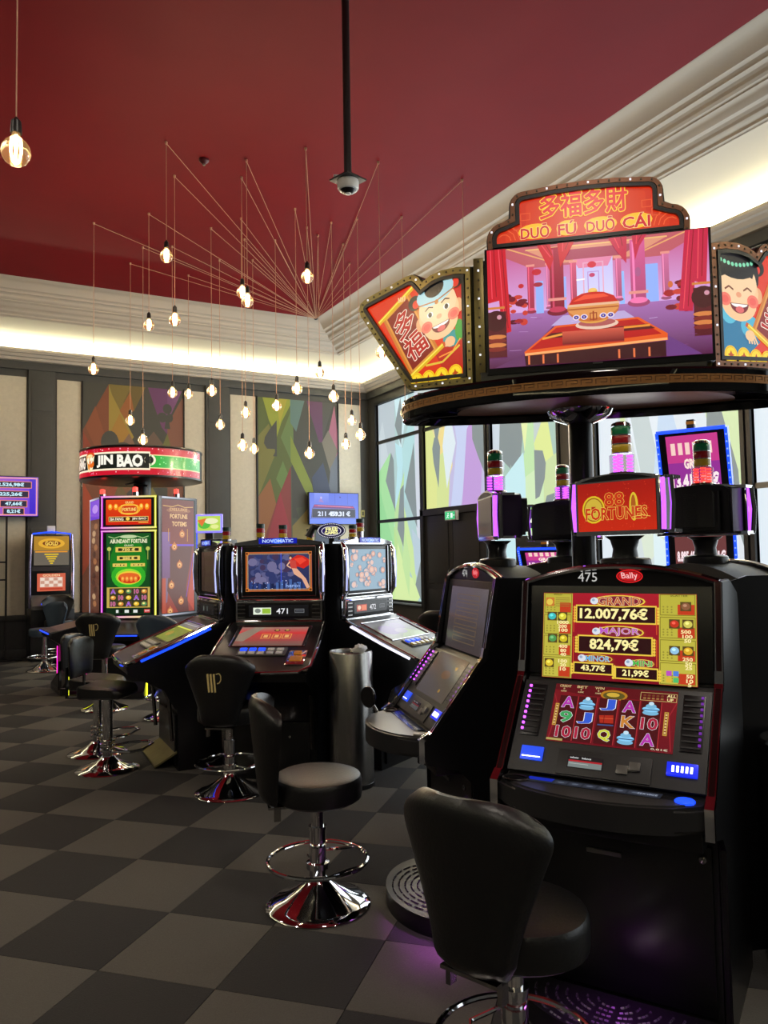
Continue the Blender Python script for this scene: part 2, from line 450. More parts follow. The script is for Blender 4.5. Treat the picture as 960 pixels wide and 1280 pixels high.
m1.ell(44, 102, 15, 21, G1); m1.ell(66, 112, 16, 12, G1)
m1.ell(133, 52, 9, 9, G1); m1.ell(142, 36, 8, 9, G1); m1.ell(146, 52, 6, 8, G1); m1.poly([(140, 50), (144, 50), (147, 72), (137, 72)], G1)
m1.build('mural_panel', PRINT, wb, (1.787+.85, YB-.03, 2.64), back=.035)
prop(wb.children[-1], label=None)
m2 = Art((0, 0, 166, 391), 1.66, 3.91)
m2.rect(0, 0, 166, 391, G1)
for pts, c in (([(0, 0), (72, 0), (72, 120), (36, 200), (0, 240)], (86, 96, 50)), ([(10, 0), (72, 0), (48, 45), (38, 75), (22, 42)], (138, 146, 50)), ([(38, 0), (60, 0), (44, 50)], (160, 150, 52)),
               ([(0, 75), (22, 50), (38, 100), (0, 190)], (118, 114, 58)), ([(46, 75), (66, 25), (72, 60), (72, 130)], (98, 118, 68)), ([(66, 0), (96, 0), (78, 62), (66, 45)], (90, 116, 112)),
               ([(100, 0), (134, 0), (134, 80), (126, 80)], (96, 62, 92)), ([(134, 0), (158, 0), (134, 72)], (78, 78, 74)), ([(160, 5), (166, 60), (166, 120), (146, 62)], (162, 100, 120)),
               ([(146, 55), (166, 95), (150, 140), (132, 80)], (118, 112, 100)), ([(66, 70), (110, 165), (122, 230), (66, 120)], (122, 134, 58)), ([(36, 155), (60, 200), (66, 160), (50, 120)], (98, 122, 66)),
               ([(0, 190), (24, 155), (36, 205), (10, 290), (0, 290)], (140, 92, 56)), ([(40, 190), (66, 130), (66, 391), (0, 391), (4, 290)], (126, 56, 54)), ([(44, 180), (62, 245), (20, 391), (0, 330)], (144, 50, 60)),
               ([(66, 130), (110, 240), (134, 120), (166, 230), (166, 391), (66, 391)], (76, 80, 66)), ([(110, 150), (134, 120), (166, 235), (120, 240)], (66, 74, 96)), ([(68, 245), (112, 200), (112, 391), (68, 391)], (124, 110, 64)),
               ([(150, 130), (166, 100), (166, 240), (146, 165)], (104, 110, 122)), ([(120, 240), (166, 260), (140, 391), (100, 391)], (84, 92, 112))):
    m2.poly(pts, c)
m2.poly([(38, 42), (38, 112), (30, 112), (34, 104), (34, 98), (18, 98), (12, 88), (14, 76), (24, 60)], G1)
m2.poly([(68, 135), (84, 160), (97, 180), (98, 196), (90, 208), (76, 210), (76, 214), (82, 230), (68, 230)], G1)
m2.build('mural_panel', PRINT, wb, (4.896+.83, YB-.03, 2.64), back=.035)
for x in (1.775, 3.50, 4.885, 6.57):
    nb(BLACK).box(x-.012, x+.012, YB-.045, YB+.01, .69, 4.61).build('mural_edge', wb)

# right wall with its film-covered windows and the double door
wr = MB().m(DARKW)
ys = sorted(WINS, key=lambda t: t[0]); prev = YF-.2
for a, b_, c, d in ys:
    wr.box(XR, XR+.25, prev, a, -.1, 5.0)
    wr.box(XR, XR+.25, a, b_, d, 5.0)
    if c < 2: wr.box(XR, XR+.25, a, b_, -.1, c)
    prev = b_
wr.box(XR, XR+.25, prev, YB+.2, -.1, 5.0)
wr = prop(wr.build('wall_right', smooth=0), kind='structure')
prop(nb(DARKW).box(XR-.06, XR+.01, YF, YB, 4.72, 4.85, bev=.01).build('trim_6'), kind='structure')
for k, (a, b_) in enumerate(((-5, 9.9), (11.95, 14))):
    prop(nb(DOORM).box(XR-.03, XR+.01, a, b_, 0, .16, bev=.006).build('baseboard_right' if k == 0 else 'baseboard_far_right'), kind='structure')
GF = (134, 146, 148)
def facets(a, w, h, lst):
    for pts, c in lst: a.poly(pts, tuple(int(v*.64+255*.36) for v in c) if c != GF else GF)
def window_art(k, w, h):
    a = Art((0, 0, 100, 100*h/w), w, h, clip=True); H = 100*h/w
    if k == 0:      # seen from the room, left edge = far corner
        a.rect(0, 0, 100, H, (176, 206, 206))
        facets(a, w, h, [([(0, 0), (40, 0), (40, 60), (10, 110), (0, 110)], (150, 170, 180)), ([(10, 20), (26, 75), (20, 130), (0, 100), (0, 40)], (172, 190, 200)), ([(40, 0), (72, 0), (60, 40), (52, 70)], (182, 226, 234)),
            ([(0, 80), (28, 60), (38, 140), (30, 230), (0, 230)], (118, 206, 110)), ([(0, 100), (34, 170), (34, 230), (0, 230)], (96, 196, 100)), ([(40, 50), (60, 60), (52, 110), (34, 150), (44, 80)], (150, 214, 226)),
            ([(56, 60), (84, 10), (86, 70), (60, 120)], (140, 202, 206)), ([(84, 0), (100, 0), (100, H), (84, 150)], (186, 196, 214)), ([(36, 130), (60, 85), (52, 150), (56, 210), (34, 190)], (150, 206, 108)),
            ([(34, 150), (60, 200), (100, 215), (84, H), (34, H)], (192, 228, 120)), ([(0, 170), (34, 180), (34, H), (0, H)], (178, 226, 110)), ([(56, 120), (84, 190), (80, 215), (58, 180)], (176, 218, 110)),
            ([(74, 150), (100, 170), (92, 215), (80, 200)], (150, 180, 200)), ([(30, 60), (36, 70), (38, 130), (16, 92)], GF), ([(54, 0), (58, 20), (54, 55), (40, 30)], GF), ([(82, 55), (86, 150), (60, 108), (78, 66)], GF),
            ([(50, 105), (58, 100), (58, 175), (42, 150)], GF), ([(80, 212), (100, 168), (100, H), (92, H)], GF), ([(34, 145), (42, 165), (34, 215)], (150, 204, 92)), ([(58, 150), (70, 185), (66, 226), (52, 190)], (160, 214, 112))])
    elif k == 1:
        a.rect(0, 0, 100, H, (196, 190, 226))
        facets(a, w, h, [([(0, 0), (30, 0), (34, 60), (0, 110)], (226, 206, 110)), ([(0, 20), (22, 60), (20, H), (0, H)], (206, 216, 92)), ([(22, 50), (42, 30), (46, 80), (24, H)], (232, 200, 84)),
            ([(20, 70), (44, 60), (38, H), (18, H)], (190, 210, 96)), ([(40, 20), (52, 60), (36, 100), (30, 60)], (206, 226, 236)), ([(42, 0), (70, 0), (80, 45), (58, H), (42, H), (54, 60)], (170, 186, 236)),
            ([(66, 0), (84, 0), (84, 40), (76, 30)], (192, 140, 216)), ([(70, 50), (80, 40), (92, 80), (88, H), (60, H)], (160, 104, 200)), ([(84, 0), (100, 0), (100, 40), (94, 44)], (200, 186, 220)),
            ([(14, 0), (44, 0), (38, 22), (26, 40), (20, 58), (12, 30)], GF), ([(22, 98), (14, 74), (12, 60), (16, 50), (22, 50), (26, 60)], GF), ([(100, 14), (100, 100), (86, 76), (78, 60), (78, 46), (86, 36), (94, 42)], GF)])
    elif k == 2:
        a.rect(0, 0, 100, H, (170, 200, 188))
        facets(a, w, h, [([(0, 0), (22, 40), (18, 110), (0, 130)], (180, 200, 214)), ([(14, 40), (30, 60), (28, 110), (10, 96)], GF), ([(14, 30), (40, 30), (34, 80)], (214, 224, 116)), ([(34, 30), (50, 70), (38, 130), (22, 90)], GF),
            ([(40, 30), (64, 30), (50, 96)], (216, 234, 130)), ([(50, 96), (64, 30), (64, 160), (26, 140)], (160, 216, 130)), ([(64, 20), (84, 40), (78, 90), (64, 110)], (164, 186, 180)), ([(64, 90), (82, 60), (92, 110), (74, 150)], (206, 224, 96)),
            ([(0, 130), (48, 96), (60, H), (0, H)], (168, 226, 236)), ([(50, 120), (76, 110), (76, H), (50, H)], (186, 226, 156)), ([(76, 110), (100, 100), (100, H), (76, H)], (176, 206, 120)),
            ([(84, 0), (100, 0), (100, 60), (80, 66)], (184, 214, 160)), ([(64, 96), (76, 98), (80, 110), (78, 124), (70, 140), (64, 142)], GF), ([(76, 150), (80, 140), (92, 138), (98, 150), (94, 170), (74, 170)], GF)])
    elif k == 3:
        a.rect(0, 0, 100, H, (226, 236, 244))
        facets(a, w, h, [([(18, 40), (58, 200), (36, H), (10, 130)], (188, 206, 208)), ([(22, 40), (34, 40), (60, 150), (50, 190)], (164, 186, 188)), ([(18, 50), (24, 70), (24, 130), (18, 130)], (190, 220, 130)),
            ([(24, 90), (50, 130), (34, 150)], (200, 220, 190)), ([(50, 40), (66, 100), (50, 140), (40, 110)], (166, 200, 236)), ([(56, 60), (100, 40), (100, 190), (76, 150)], (206, 220, 232)),
            ([(76, 30), (100, 30), (100, 110), (86, 96), (78, 70)], (190, 220, 140)), ([(40, 130), (60, 140), (56, H), (40, H)], (202, 232, 240)), ([(66, 120), (100, 130), (100, H), (60, H)], (204, 214, 224)), ([(80, 40), (96, 100), (98, 140), (92, 120), (78, 80)], GF)])
    else:
        a.rect(0, 0, 100, H, (226, 238, 246))
        facets(a, w, h, [([(40, 60), (70, 120), (40, 200), (20, 120)], (206, 226, 240)), ([(70, 20), (100, 70), (70, 130), (60, 70)], (214, 232, 214))])
    return a
for k, (a, b_, c, d) in enumerate(WINS):
    w, h = b_-a, d-c
    wn = prop(nb(DOORM).box(XR-.03, XR+.06, a-.05, a, c-.05, d+.05).box(XR-.03, XR+.06, b_, b_+.05, c-.05, d+.05)
              .box(XR-.03, XR+.06, a, b_, d, d+.05).box(XR-.03, XR+.06, a, b_, c-.05, c).build('window_%d' % (k+1), smooth=0), kind='structure')
    window_art(k, w, h).build('window_film', FILM, wn, (XR+.045, (a+b_)/2, (c+d)/2), (0, 0, PI/2*-1), back=.01)
    for z in (2.22, 3.79):  # dark strips stand in for frame shadows showing through the film
        if z > c+.1: nb(GREYP if k > 2 else DOORM).box(XR-.005, XR+.04, a, b_, z-.03, z+.03).build('bar_shadow', wn)
    if c < 2: nb(SILLM).box(XR-.06, XR+.02, a-.04, b_+.04, c-.075, c-.04, bev=.008).build('window_sill', wn)
# double door under the second window
dr = prop(nb(DOORM).box(XR-.07, XR+.02, 9.94, 10.04, 0, 2.36).box(XR-.07, XR+.02, 11.83, 11.93, 0, 2.36).box(XR-.07, XR+.02, 9.94, 11.93, 2.24, 2.34)
          .box(XR+.05, XR+.1, 9.94, 11.93, 0, 2.36).build('door_1', smooth=0), kind='structure')
for y0, y1 in ((10.045, 10.93), (10.94, 11.825)):
    lf = nb(DOORM).box(XR-.03, XR+.03, y0, y1, .02, 2.23, bev=.004).build('door_leaf', dr)
    for z0, z1 in ((.15, .95), (1.05, 2.10)):
        nb(DOORM).box(XR-.045, XR-.03, y0+.12, y1-.12, z0, z1, bev=.008).build('door_panel', lf)
hd = nb(STEEL).tube([(XR-.045, 10.99, .95), (XR-.10, 10.99, .97), (XR-.10, 10.99, 1.28), (XR-.045, 10.99, 1.30)], .012).build('door_handle', dr)
# black column plinth between windows (dark wall zone) is wall itself; switches beside the door
for z in (1.42, 1.64):
    t = prop(nb(WHITEP).box(XR-.022, XR, 11.93, 12.0, z-.07, z+.07, bev=.006).build('wall_switch'),
             'upper of two pale switch plates beside the black door' if z > 1.5 else 'lower of two pale switch plates beside the black door', 'switch', 'switch plates by the door')
    nb(PLAST).box(XR-.030, XR-.02, 11.95, 11.98, z-.03, z+.03, bev=.003).build('rocker', t)
t = prop(nb(mat('yellowed_plastic', (190, 178, 110), .5, noise=.1)).box(7.06, 7.14, YB-.03, YB, 2.33, 2.47, bev=.008).build('wall_box'), 'small yellowish box on the dark wall corner right of the blue screen', 'switch')
nb(PLAST).box(7.085, 7.115, YB-.034, YB-.028, 2.36, 2.44, bev=.002).build('sensor_window', t)
# exit sign
ex = thing('exit_sign', 'small green lit exit sign above the black double door', 'sign', (XR-.10, 10.85, 2.20), -PI/2)
nb(WHITEP).box(-.17, .17, -.03, .03, -.08, .08, bev=.01).build('housing', ex)
a = Art((0, 0, 34, 16), .30, .13); a.rect(0, 0, 34, 16, (60, 200, 130)); a.rect(19, 3, 26, 13, (235, 255, 245)); a.ell(11, 4, 1.8, 1.8, (235, 255, 245))
a.line([(11, 6), (9, 10), (5, 13)], 1.8, (235, 255, 245)).line([(9, 10), (13, 13)], 1.6, (235, 255, 245)).line([(7, 8), (14, 8)], 1.5, (235, 255, 245)).line([(28, 8), (33, 8)], 1.5, (235, 255, 245))
a.build('sign_face', SCREEN, ex, (0, -.036, 0))
nb(STEEL).box(-.03, .03, .03, .10, -.02, .02).build('bracket', ex)

# ================================================================== CEILING THINGS
PEND = [(1.70, 7.43, 4.47), (1.93, 8.06, 4.05), (1.88, 9.10, 4.27), (1.35, 9.65, 3.82), (1.98, 10.78, 3.43), (2.02, 10.14, 3.08), (2.35, 9.95, 3.68),
        (2.80, 10.89, 3.88), (2.64, 9.18, 3.58), (3.03, 10.14, 3.34), (2.57, 7.78, 4.35), (2.50, 7.41, 4.14), (2.88, 8.75, 2.87), (3.11, 9.32, 3.37),
        (3.43, 9.94, 3.01), (3.47, 9.18, 3.46), (3.36, 8.23, 3.48), (2.95, 6.93, 4.30), (3.68, 8.64, 2.80), (3.90, 8.80, 3.84), (3.89, 8.38, 3.46),
        (4.30, 8.91, 2.98), (4.67, 9.48, 3.40), (4.12, 8.14, 2.98), (3.72, 6.85, 3.62), (4.58, 7.87, 3.23), (4.71, 6.78, 4.06)]
HUB = (5.25, 11.98, 5.597)
def sphere_prof(r, n=10, z0=0): return [(r*math.sin(PI*i/n), z0-r*math.cos(PI*i/n)) for i in range(n+1)]
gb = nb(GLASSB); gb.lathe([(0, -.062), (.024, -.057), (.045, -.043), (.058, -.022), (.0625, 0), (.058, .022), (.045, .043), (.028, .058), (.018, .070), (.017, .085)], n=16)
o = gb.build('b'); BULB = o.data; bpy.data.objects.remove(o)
fb = nb(FILA)
for k in range(4):
    a0 = k*PI/2
    fb.tube([(.010*math.cos(a0), .010*math.sin(a0), .045), (.014*math.cos(a0), .014*math.sin(a0), .0), (.010*math.cos(a0), .010*math.sin(a0), -.036)], .0042, n=5)
o = fb.build('f'); FIL = o.data; bpy.data.objects.remove(o)
sb = nb(SOCK).lathe([(0, .158), (.006, .156), (.010, .150), (.021, .138), (.024, .10), (.024, .082), (0, .080)], n=14)
o = sb.build('s'); SOC = o.data; bpy.data.objects.remove(o)
def pendant(x, y, z, label, group, hub=None, light=0):
    t = thing('pendant_lamp', label, 'lamp', (x, y, z), group=group)
    c = nb(CORD); top = ZC-.02-z
    c.tube([(0, 0, .15), (0, 0, top)], .0032, n=5)
    if hub: c.tube([(0, 0, top), (hub[0]-x, hub[1]-y, hub[2]-z-.012)], .0032, n=5)
    c.build('cord', t)
    nb(CORD).lathe([(0, top-.012), (.012, top-.01), (.014, top+.014), (0, top+.02)], n=8).build('ceiling_hook', t)
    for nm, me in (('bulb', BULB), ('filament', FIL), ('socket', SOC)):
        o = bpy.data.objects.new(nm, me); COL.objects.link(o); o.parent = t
    if light:
        l = bpy.data.lights.new('bulb_light', 'POINT'); l.energy = light; l.color = (1, .80, .55); l.shadow_soft_size = .03
        o = bpy.data.objects.new('bulb_light', l); COL.objects.link(o); o.parent = t; o.location = (0, 0, -.09)
ordn = ['first', 'second', 'third', 'fourth', 'fifth', 'sixth', 'seventh', 'eighth', 'ninth', 'tenth', 'eleventh', 'twelfth', 'thirteenth', 'fourteenth', 'fifteenth', 'sixteenth',
        'seventeenth', 'eighteenth', 'nineteenth', 'twentieth', 'twenty-first', 'twenty-second', 'twenty-third', 'twenty-fourth', 'twenty-fifth', 'twenty-sixth', 'twenty-seventh']
def pxx(p):
    d = Vector(p)-Vector((0, 0, 1.57)); zz = d.dot(fw); return 480+973*d.dot(rt)/zz, 640-973*d.dot(up)/zz
order = sorted(range(len(PEND)), key=lambda i: pxx(PEND[i])[0])
for rank, i in enumerate(order):
    u, v = pxx(PEND[i])
    where = ('against the red ceiling' if v < 395 and u < 460 else 'before the cream cornice' if v < 480 else 'just under the cornice' if v < 520 else 'hanging low')
    pendant(*PEND[i], '%s pendant bulb from the left in the corner fan, %s' % (ordn[rank], where), 'fan of pendant bulbs in the corner', HUB, 10)
pendant(.189, 3.661, 3.352, 'large near globe bulb with glowing filament hanging alone at upper left', 'single pendant bulb', None, 6)
hb = prop(nb(SOCK).lathe([(0, .006), (.035, .006), (.04, -.01), (.02, -.03), (0, -.034)], (HUB[0], HUB[1], ZC-.006), n=14).build('cord_hub'), 'small dark hub where all pendant cords meet at the ceiling corner', 'hook')

cx, cy, cz = 2.414, 4.906, 4.223
t = thing('ceiling_camera', 'white dome camera on square plate under a grey ceiling pole', 'camera', (cx, cy, cz), .3)
nb(PLAST).tube([(0, 0, .045), (0, 0, ZC-cz)], .028, n=12).build('pole', t)
nb(PLAST).box(-.095, .095, -.095, .095, .035, .047, bev=.003).build('mounting_plate', t)
nb(WHITEP).tube([(-.09, .05, .06), (-.02, .03, .075), (.05, .02, .06)], .010, n=8).build('cable', t)
nb(WHITEP).lathe([(0, .035), (.075, .035), (.078, .02), (.077, -.02), (.068, -.033), (.058, -.036)], n=28).build('camera_housing', t)
dm = nb(BLACK).lathe([(.058, -.034), (.050, -.047), (.03, -.056), (0, -.059)], n=24).build('camera_dome', t)
nb(WHITEP).lathe([(.022, -.056), (.02, -.063), (.012, -.065), (0, -.064)], n=16).build('lens_ring', dm)
t = thing('smoke_detector', 'small dark smoke detector on the red ceiling', 'detector', (2.119, 7.608, ZC))
nb(mat('maroon_plastic', (90, 30, 36), .4, noise=.1)).lathe([(0, 0), (.05, 0), (.05, -.02), (.035, -.035), (.02, -.05), (0, -.052)], n=18).build('housing', t)
nb(GREYP).lathe([(.014, -.05), (.014, -.062), (0, -.064)], n=10).build('sensor_tip', t)
for i, (x, y) in enumerate(((-1.5, -2.2), (3.2, -2.0), (-3.5, 2.5), (-3.2, 7.0), (1.2, .6))):  # unseen lamp bodies added to go with the fill lights
    t = thing('fill_lamp', 'added round fill lamp out of view, %s' % ('far behind on the left', 'far behind on the right', 'over the left side of the hall', 'over the far left of the hall', 'straight above the photographer')[i], 'lamp', (x, y, ZC), group='unseen fill lamps added over the hall')
    nb(WHITEP).lathe([(0, 0), (.27, 0), (.28, -.04), (.27, -.06), (.26, -.06), (.26, -.02), (0, -.02)], n=28).build('fill_lamp_shade', t)
    nb(mat('fill_lamp_diffuser', (240, 235, 225), .5, emit=(255, 235, 205), es=2.0)).lathe([(0, -.03), (.255, -.03), (.255, -.035), (0, -.04)], n=28).build('diffuser', t)

# ================================================================== STOOLS
def stool_base(t, seat_z, bars=True):
    b = nb(CHROME).lathe([(0, 0), (.232, 0), (.238, .006), (.232, .014), (.20, .026), (.15, .045), (.10, .075), (.06, .105), (.042, .125), (.036, .135), (0, .135)], n=40)
    b.build('base_plate', t)
    nb(CHROME).tube([(0, 0, .12), (0, 0, .34)], .038, n=20).build('lower_column', t)
    nb(CHROME).tube([(0, 0, .33), (0, 0, seat_z-.09)], .029, n=20).tube([(0, 0, .335), (0, 0, .35)], .041, n=20).build('gas_lift', t)
    zr = .20
    r = nb(CHROME).tube([(.225*math.cos(a), .225*math.sin(a), zr) for a in [2*PI*k/40 for k in range(40)]], .0095, n=8, closed=True)
    r.build('foot_ring', t)
    for s_ in (1, -1):
        nb(CHROME).tube([(.03*s_, .0, .175), (.13*s_, .03, .172), (.17*s_, -.02, .18), (.13*s_, -.12, .19), (.12*s_, -.19, .197)], .007, n=7).build('ring_strut', t)
    nb(CHROME).lathe([(.036, 0), (.052, .004), (.052, .03), (.036, .034)], (0, 0, .16), n=20).build('ring_collar', t)
def seat_round(r=.205, z=.58, th=.11, mt=LEATH):
    b = nb(mt); n = 36; prof = [(0, 0), (.9, 0), (.985, .012), (1, .03), (1, th-.03), (.985, th-.014), (.96, th-.004), (.90, th+.001), (.6, th+.006), (0, th+.008)]
    rows = []
    for f, zz in prof:
        if f == 0: rows.append([(0, 0, z-th+zz)]); continue
        rows.append([(r*f*math.cos(2*PI*k/n)*1.06, r*f*(math.sin(2*PI*k/n)*(1.0 if math.sin(2*PI*k/n) < 0 else .93)), z-th+zz) for k in range(n)])
    vs = []; idx = []
    for rw in rows: idx.append(list(range(len(vs), len(vs)+len(rw)))); vs += rw
    fs = []
    for A, B in zip(idx, idx[1:]):
        for k in range(n):
            q = [A[k % len(A)], A[(k+1) % len(A)], B[(k+1) % len(B)], B[k % len(B)]]; q = list(dict.fromkeys(q)); fs.append(tuple(q))
    b.faces(vs, fs); return b
def back_shell(z0, z1, wtop, wbot, th=.062, curve=.10, yb=.23, mt=LEATH, recline=.05, topc=.05):
    """Upholstered back: wide winged top, narrow foot, bent round the sitter (who faces -Y)."""
    nz, nx = 26, 20; vs = []; fs = []
    for side in (0, 1):
        for i in range(nz+1):
            f = i/nz; z = z0+(z1-z0)*f
            g = f*f*(3-2*f); w = (wbot+(wtop-wbot)*(g**.95))
            if f > .74: w *= math.sqrt(max(0.0, 1-((f-.74)/.26)**2.4*.42))
            if f < .08: w *= .86+.14*(f/.08)
            for j in range(nx+1):
                u = -1+2*j/nx; x = u*w/2
                edge = max(abs(u)**6, ((f-.5)*2)**12)
                t_ = th/2*(1-.75*edge)
                y = yb+recline*f-curve*(u*u)*(.35+.65*f)+(t_ if side else -t_)
                zz = z-topc*(u**4)*(max(0, (f-.6)/.4)**1.5)
                vs.append((x, y, zz))
    N = (nz+1)*(nx+1); I = lambda s_, i, j: s_*N+i*(nx+1)+j
    for s_ in (0, 1):
        for i in range(nz):
            for j in range(nx): fs.append((I(s_, i, j), I(s_, i, j+1), I(s_, i+1, j+1), I(s_, i+1, j)))
    for i in range(nz):
        fs.append((I(0, i, 0), I(0, i+1, 0), I(1, i+1, 0), I(1, i, 0))); fs.append((I(0, i, nx), I(0, i+1, nx), I(1, i+1, nx), I(1, i, nx)))
    for j in range(nx):
        fs.append((I(0, 0, j), I(0, 0, j+1), I(1, 0, j+1), I(1, 0, j))); fs.append((I(0, nz, j), I(0, nz, j+1), I(1, nz, j+1), I(1, nz, j)))
    b = nb(mt); b.faces(vs, fs); return b
def emblem(parent, y, z, s_=1.):
    a = Art((0, 0, 40, 52), .105*s_, .137*s_, step=.0006)
    g = (226, 206, 140)
    for k in range(3): a.poly([(2+k*8, 4), (7+k*8, 3), (9+k*8, 48), (4.5+k*8, 49)], g)
    a.line([(26, 4), (34, 2), (38, 8), (38, 18), (34, 25), (28, 27)], 2.6, g)
    a.build('gold_emblem', PRINT, parent, (0, y, z), (.098, 0, PI), back=0)
def winged_stool(label, loc, h, seat_z=.58, logo=False, mt=LEATH, group='winged-back casino stools', mirror=False):
    t = thing('swivel_stool', label, 'stool', (*cw(*loc), 0), head(h), group)
    stool_base(t, seat_z)
    seat_round(z=seat_z, mt=mt).build('seat', t)
    bk = back_shell(seat_z-.10, seat_z+.365, .50, .25, mt=mt).build('backrest', t, smooth=50)
    nb(STEEL).box(-.09, .09, .08, .225, seat_z-.118, seat_z-.108).box(-.09, -.075, .17, .20, seat_z-.17, seat_z-.108).box(.075, .09, .17, .20, seat_z-.17, seat_z-.108).build('seat_bracket', t)
    if logo: emblem(bk, .23+.05*(.29/.465)+.031+.004, seat_z+.19)
    return t
def saddle_stool(label, loc, h, seat_z=.66):
    t = thing('bar_stool', label, 'stool', (*cw(*loc), 0), head(h), 'saddle-seat bar stools at the left')
    b = nb(CHROME).lathe([(0, 0), (.225, 0), (.232, .006), (.225, .013), (.17, .03), (.10, .055), (.065, .08), (.05, .10), (0, .10)], n=40); b.build('base_plate', t)
    nb(CHROME).tube([(0, 0, .09), (0, 0, seat_z-.10)], .036, n=20).build('column', t)
    c = nb(CHROME)
    for z in (.13, .165, .20): c.lathe([(.036, 0), (.054, .004), (.056, .012), (.054, .02), (.036, .024)], (0, 0, z), n=20)
    c.build('collar', t)
    nb(CHROME).tube([(-.04, 0, .16), (-.15, -.10, .165), (-.17, -.24, .17), (-.10, -.31, .172), (.10, -.31, .172), (.17, -.24, .17), (.15, -.10, .165), (.04, 0, .16)], .010, n=8).build('foot_rail', t)
    # saddle seat: squarish, dished and dropping to a rolled front
    n = 14; vs = []; fs = []
    for side in (0, 1):
        for i in range(n+1):
            for j in range(n+1):
                u, v = -1+2*i/n, -1+2*j/n
                k = (1-.18*u*u*v*v*1.2)
                x = u*.215*k; y = v*.20*k
                e = max(abs(u), abs(v))**8
                top = seat_z-.015+.018*u*u-.03*max(0, -v)**2-.02*e+.012*(v if v > 0 else 0)
                z = top if side else seat_z-.10+.02*e
                vs.append((x, y, z))
    N = (n+1)**2; I = lambda s_, i, j: s_*N+i*(n+1)+j
    for s_ in (0, 1):
        for i in range(n):
            for j in range(n): fs.append((I(s_, i, j), I(s_, i, j+1), I(s_, i+1, j+1), I(s_, i+1, j)))
    for i in range(n):
        for q in ((i, 0, i+1, 0), (i, n, i+1, n), (0, i, 0, i+1), (n, i, n, i+1)):
            fs.append((I(0, q[0], q[1]), I(0, q[2], q[3]), I(1, q[2], q[3]), I(1, q[0], q[1])))
    b = nb(LEATH); b.faces(vs, fs); b.build('seat', t, smooth=55)
    back_shell(seat_z+.055, seat_z+.345, .40, .37, th=.045, curve=.05, yb=.225, recline=.03, topc=.02).build('backrest', t, smooth=50)
    for x in (-.14, .14):
        nb(BLACK).box(x-.017, x+.017, .245, .255, seat_z-.08, seat_z+.14).box(x-.017, x+.017, .10, .255, seat_z-.088, seat_z-.078).build('back_bar', t)
    return t
winged_stool('black leatherette stool seen from the side, mid floor beside the steel bin', (-.326, 3.60), 78)
winged_stool('large near black stool seen from behind in front of machine 475', (.345, 2.27), 41, .575)
winged_stool('black stool with gold emblem on its back before machine 471', (-1.06, 5.30), 8, .58, logo=True)
winged_stool('black stool with gold emblem facing the tall green screen', (-2.97, 8.28), 2, .66, logo=True)
winged_stool('blue-grey stool back right of the tall green screen', (-2.17, 7.80), 20, .66, mt=BLUEL)
winged_stool('blue-grey winged stool before the small slot machine by the wall', (-4.88, 11.2), 205, .60, mt=BLUEL)
winged_stool('dark stool behind the blue-grey one, close to the small wall machine', (-5.0, 12.0), 150, .66)
saddle_stool('black saddle-seat bar stool standing foremost at the left', (-2.10, 5.92), 94, .64)
saddle_stool('black saddle-seat bar stool half hidden behind the foremost left one', (-2.36, 6.42), 96, .62)
winged_stool('dark stool standing against the black double door', (.62, 8.3), 20, .62)

# ================================================================== SLOT MACHINES
BLK = (6, 6, 8)
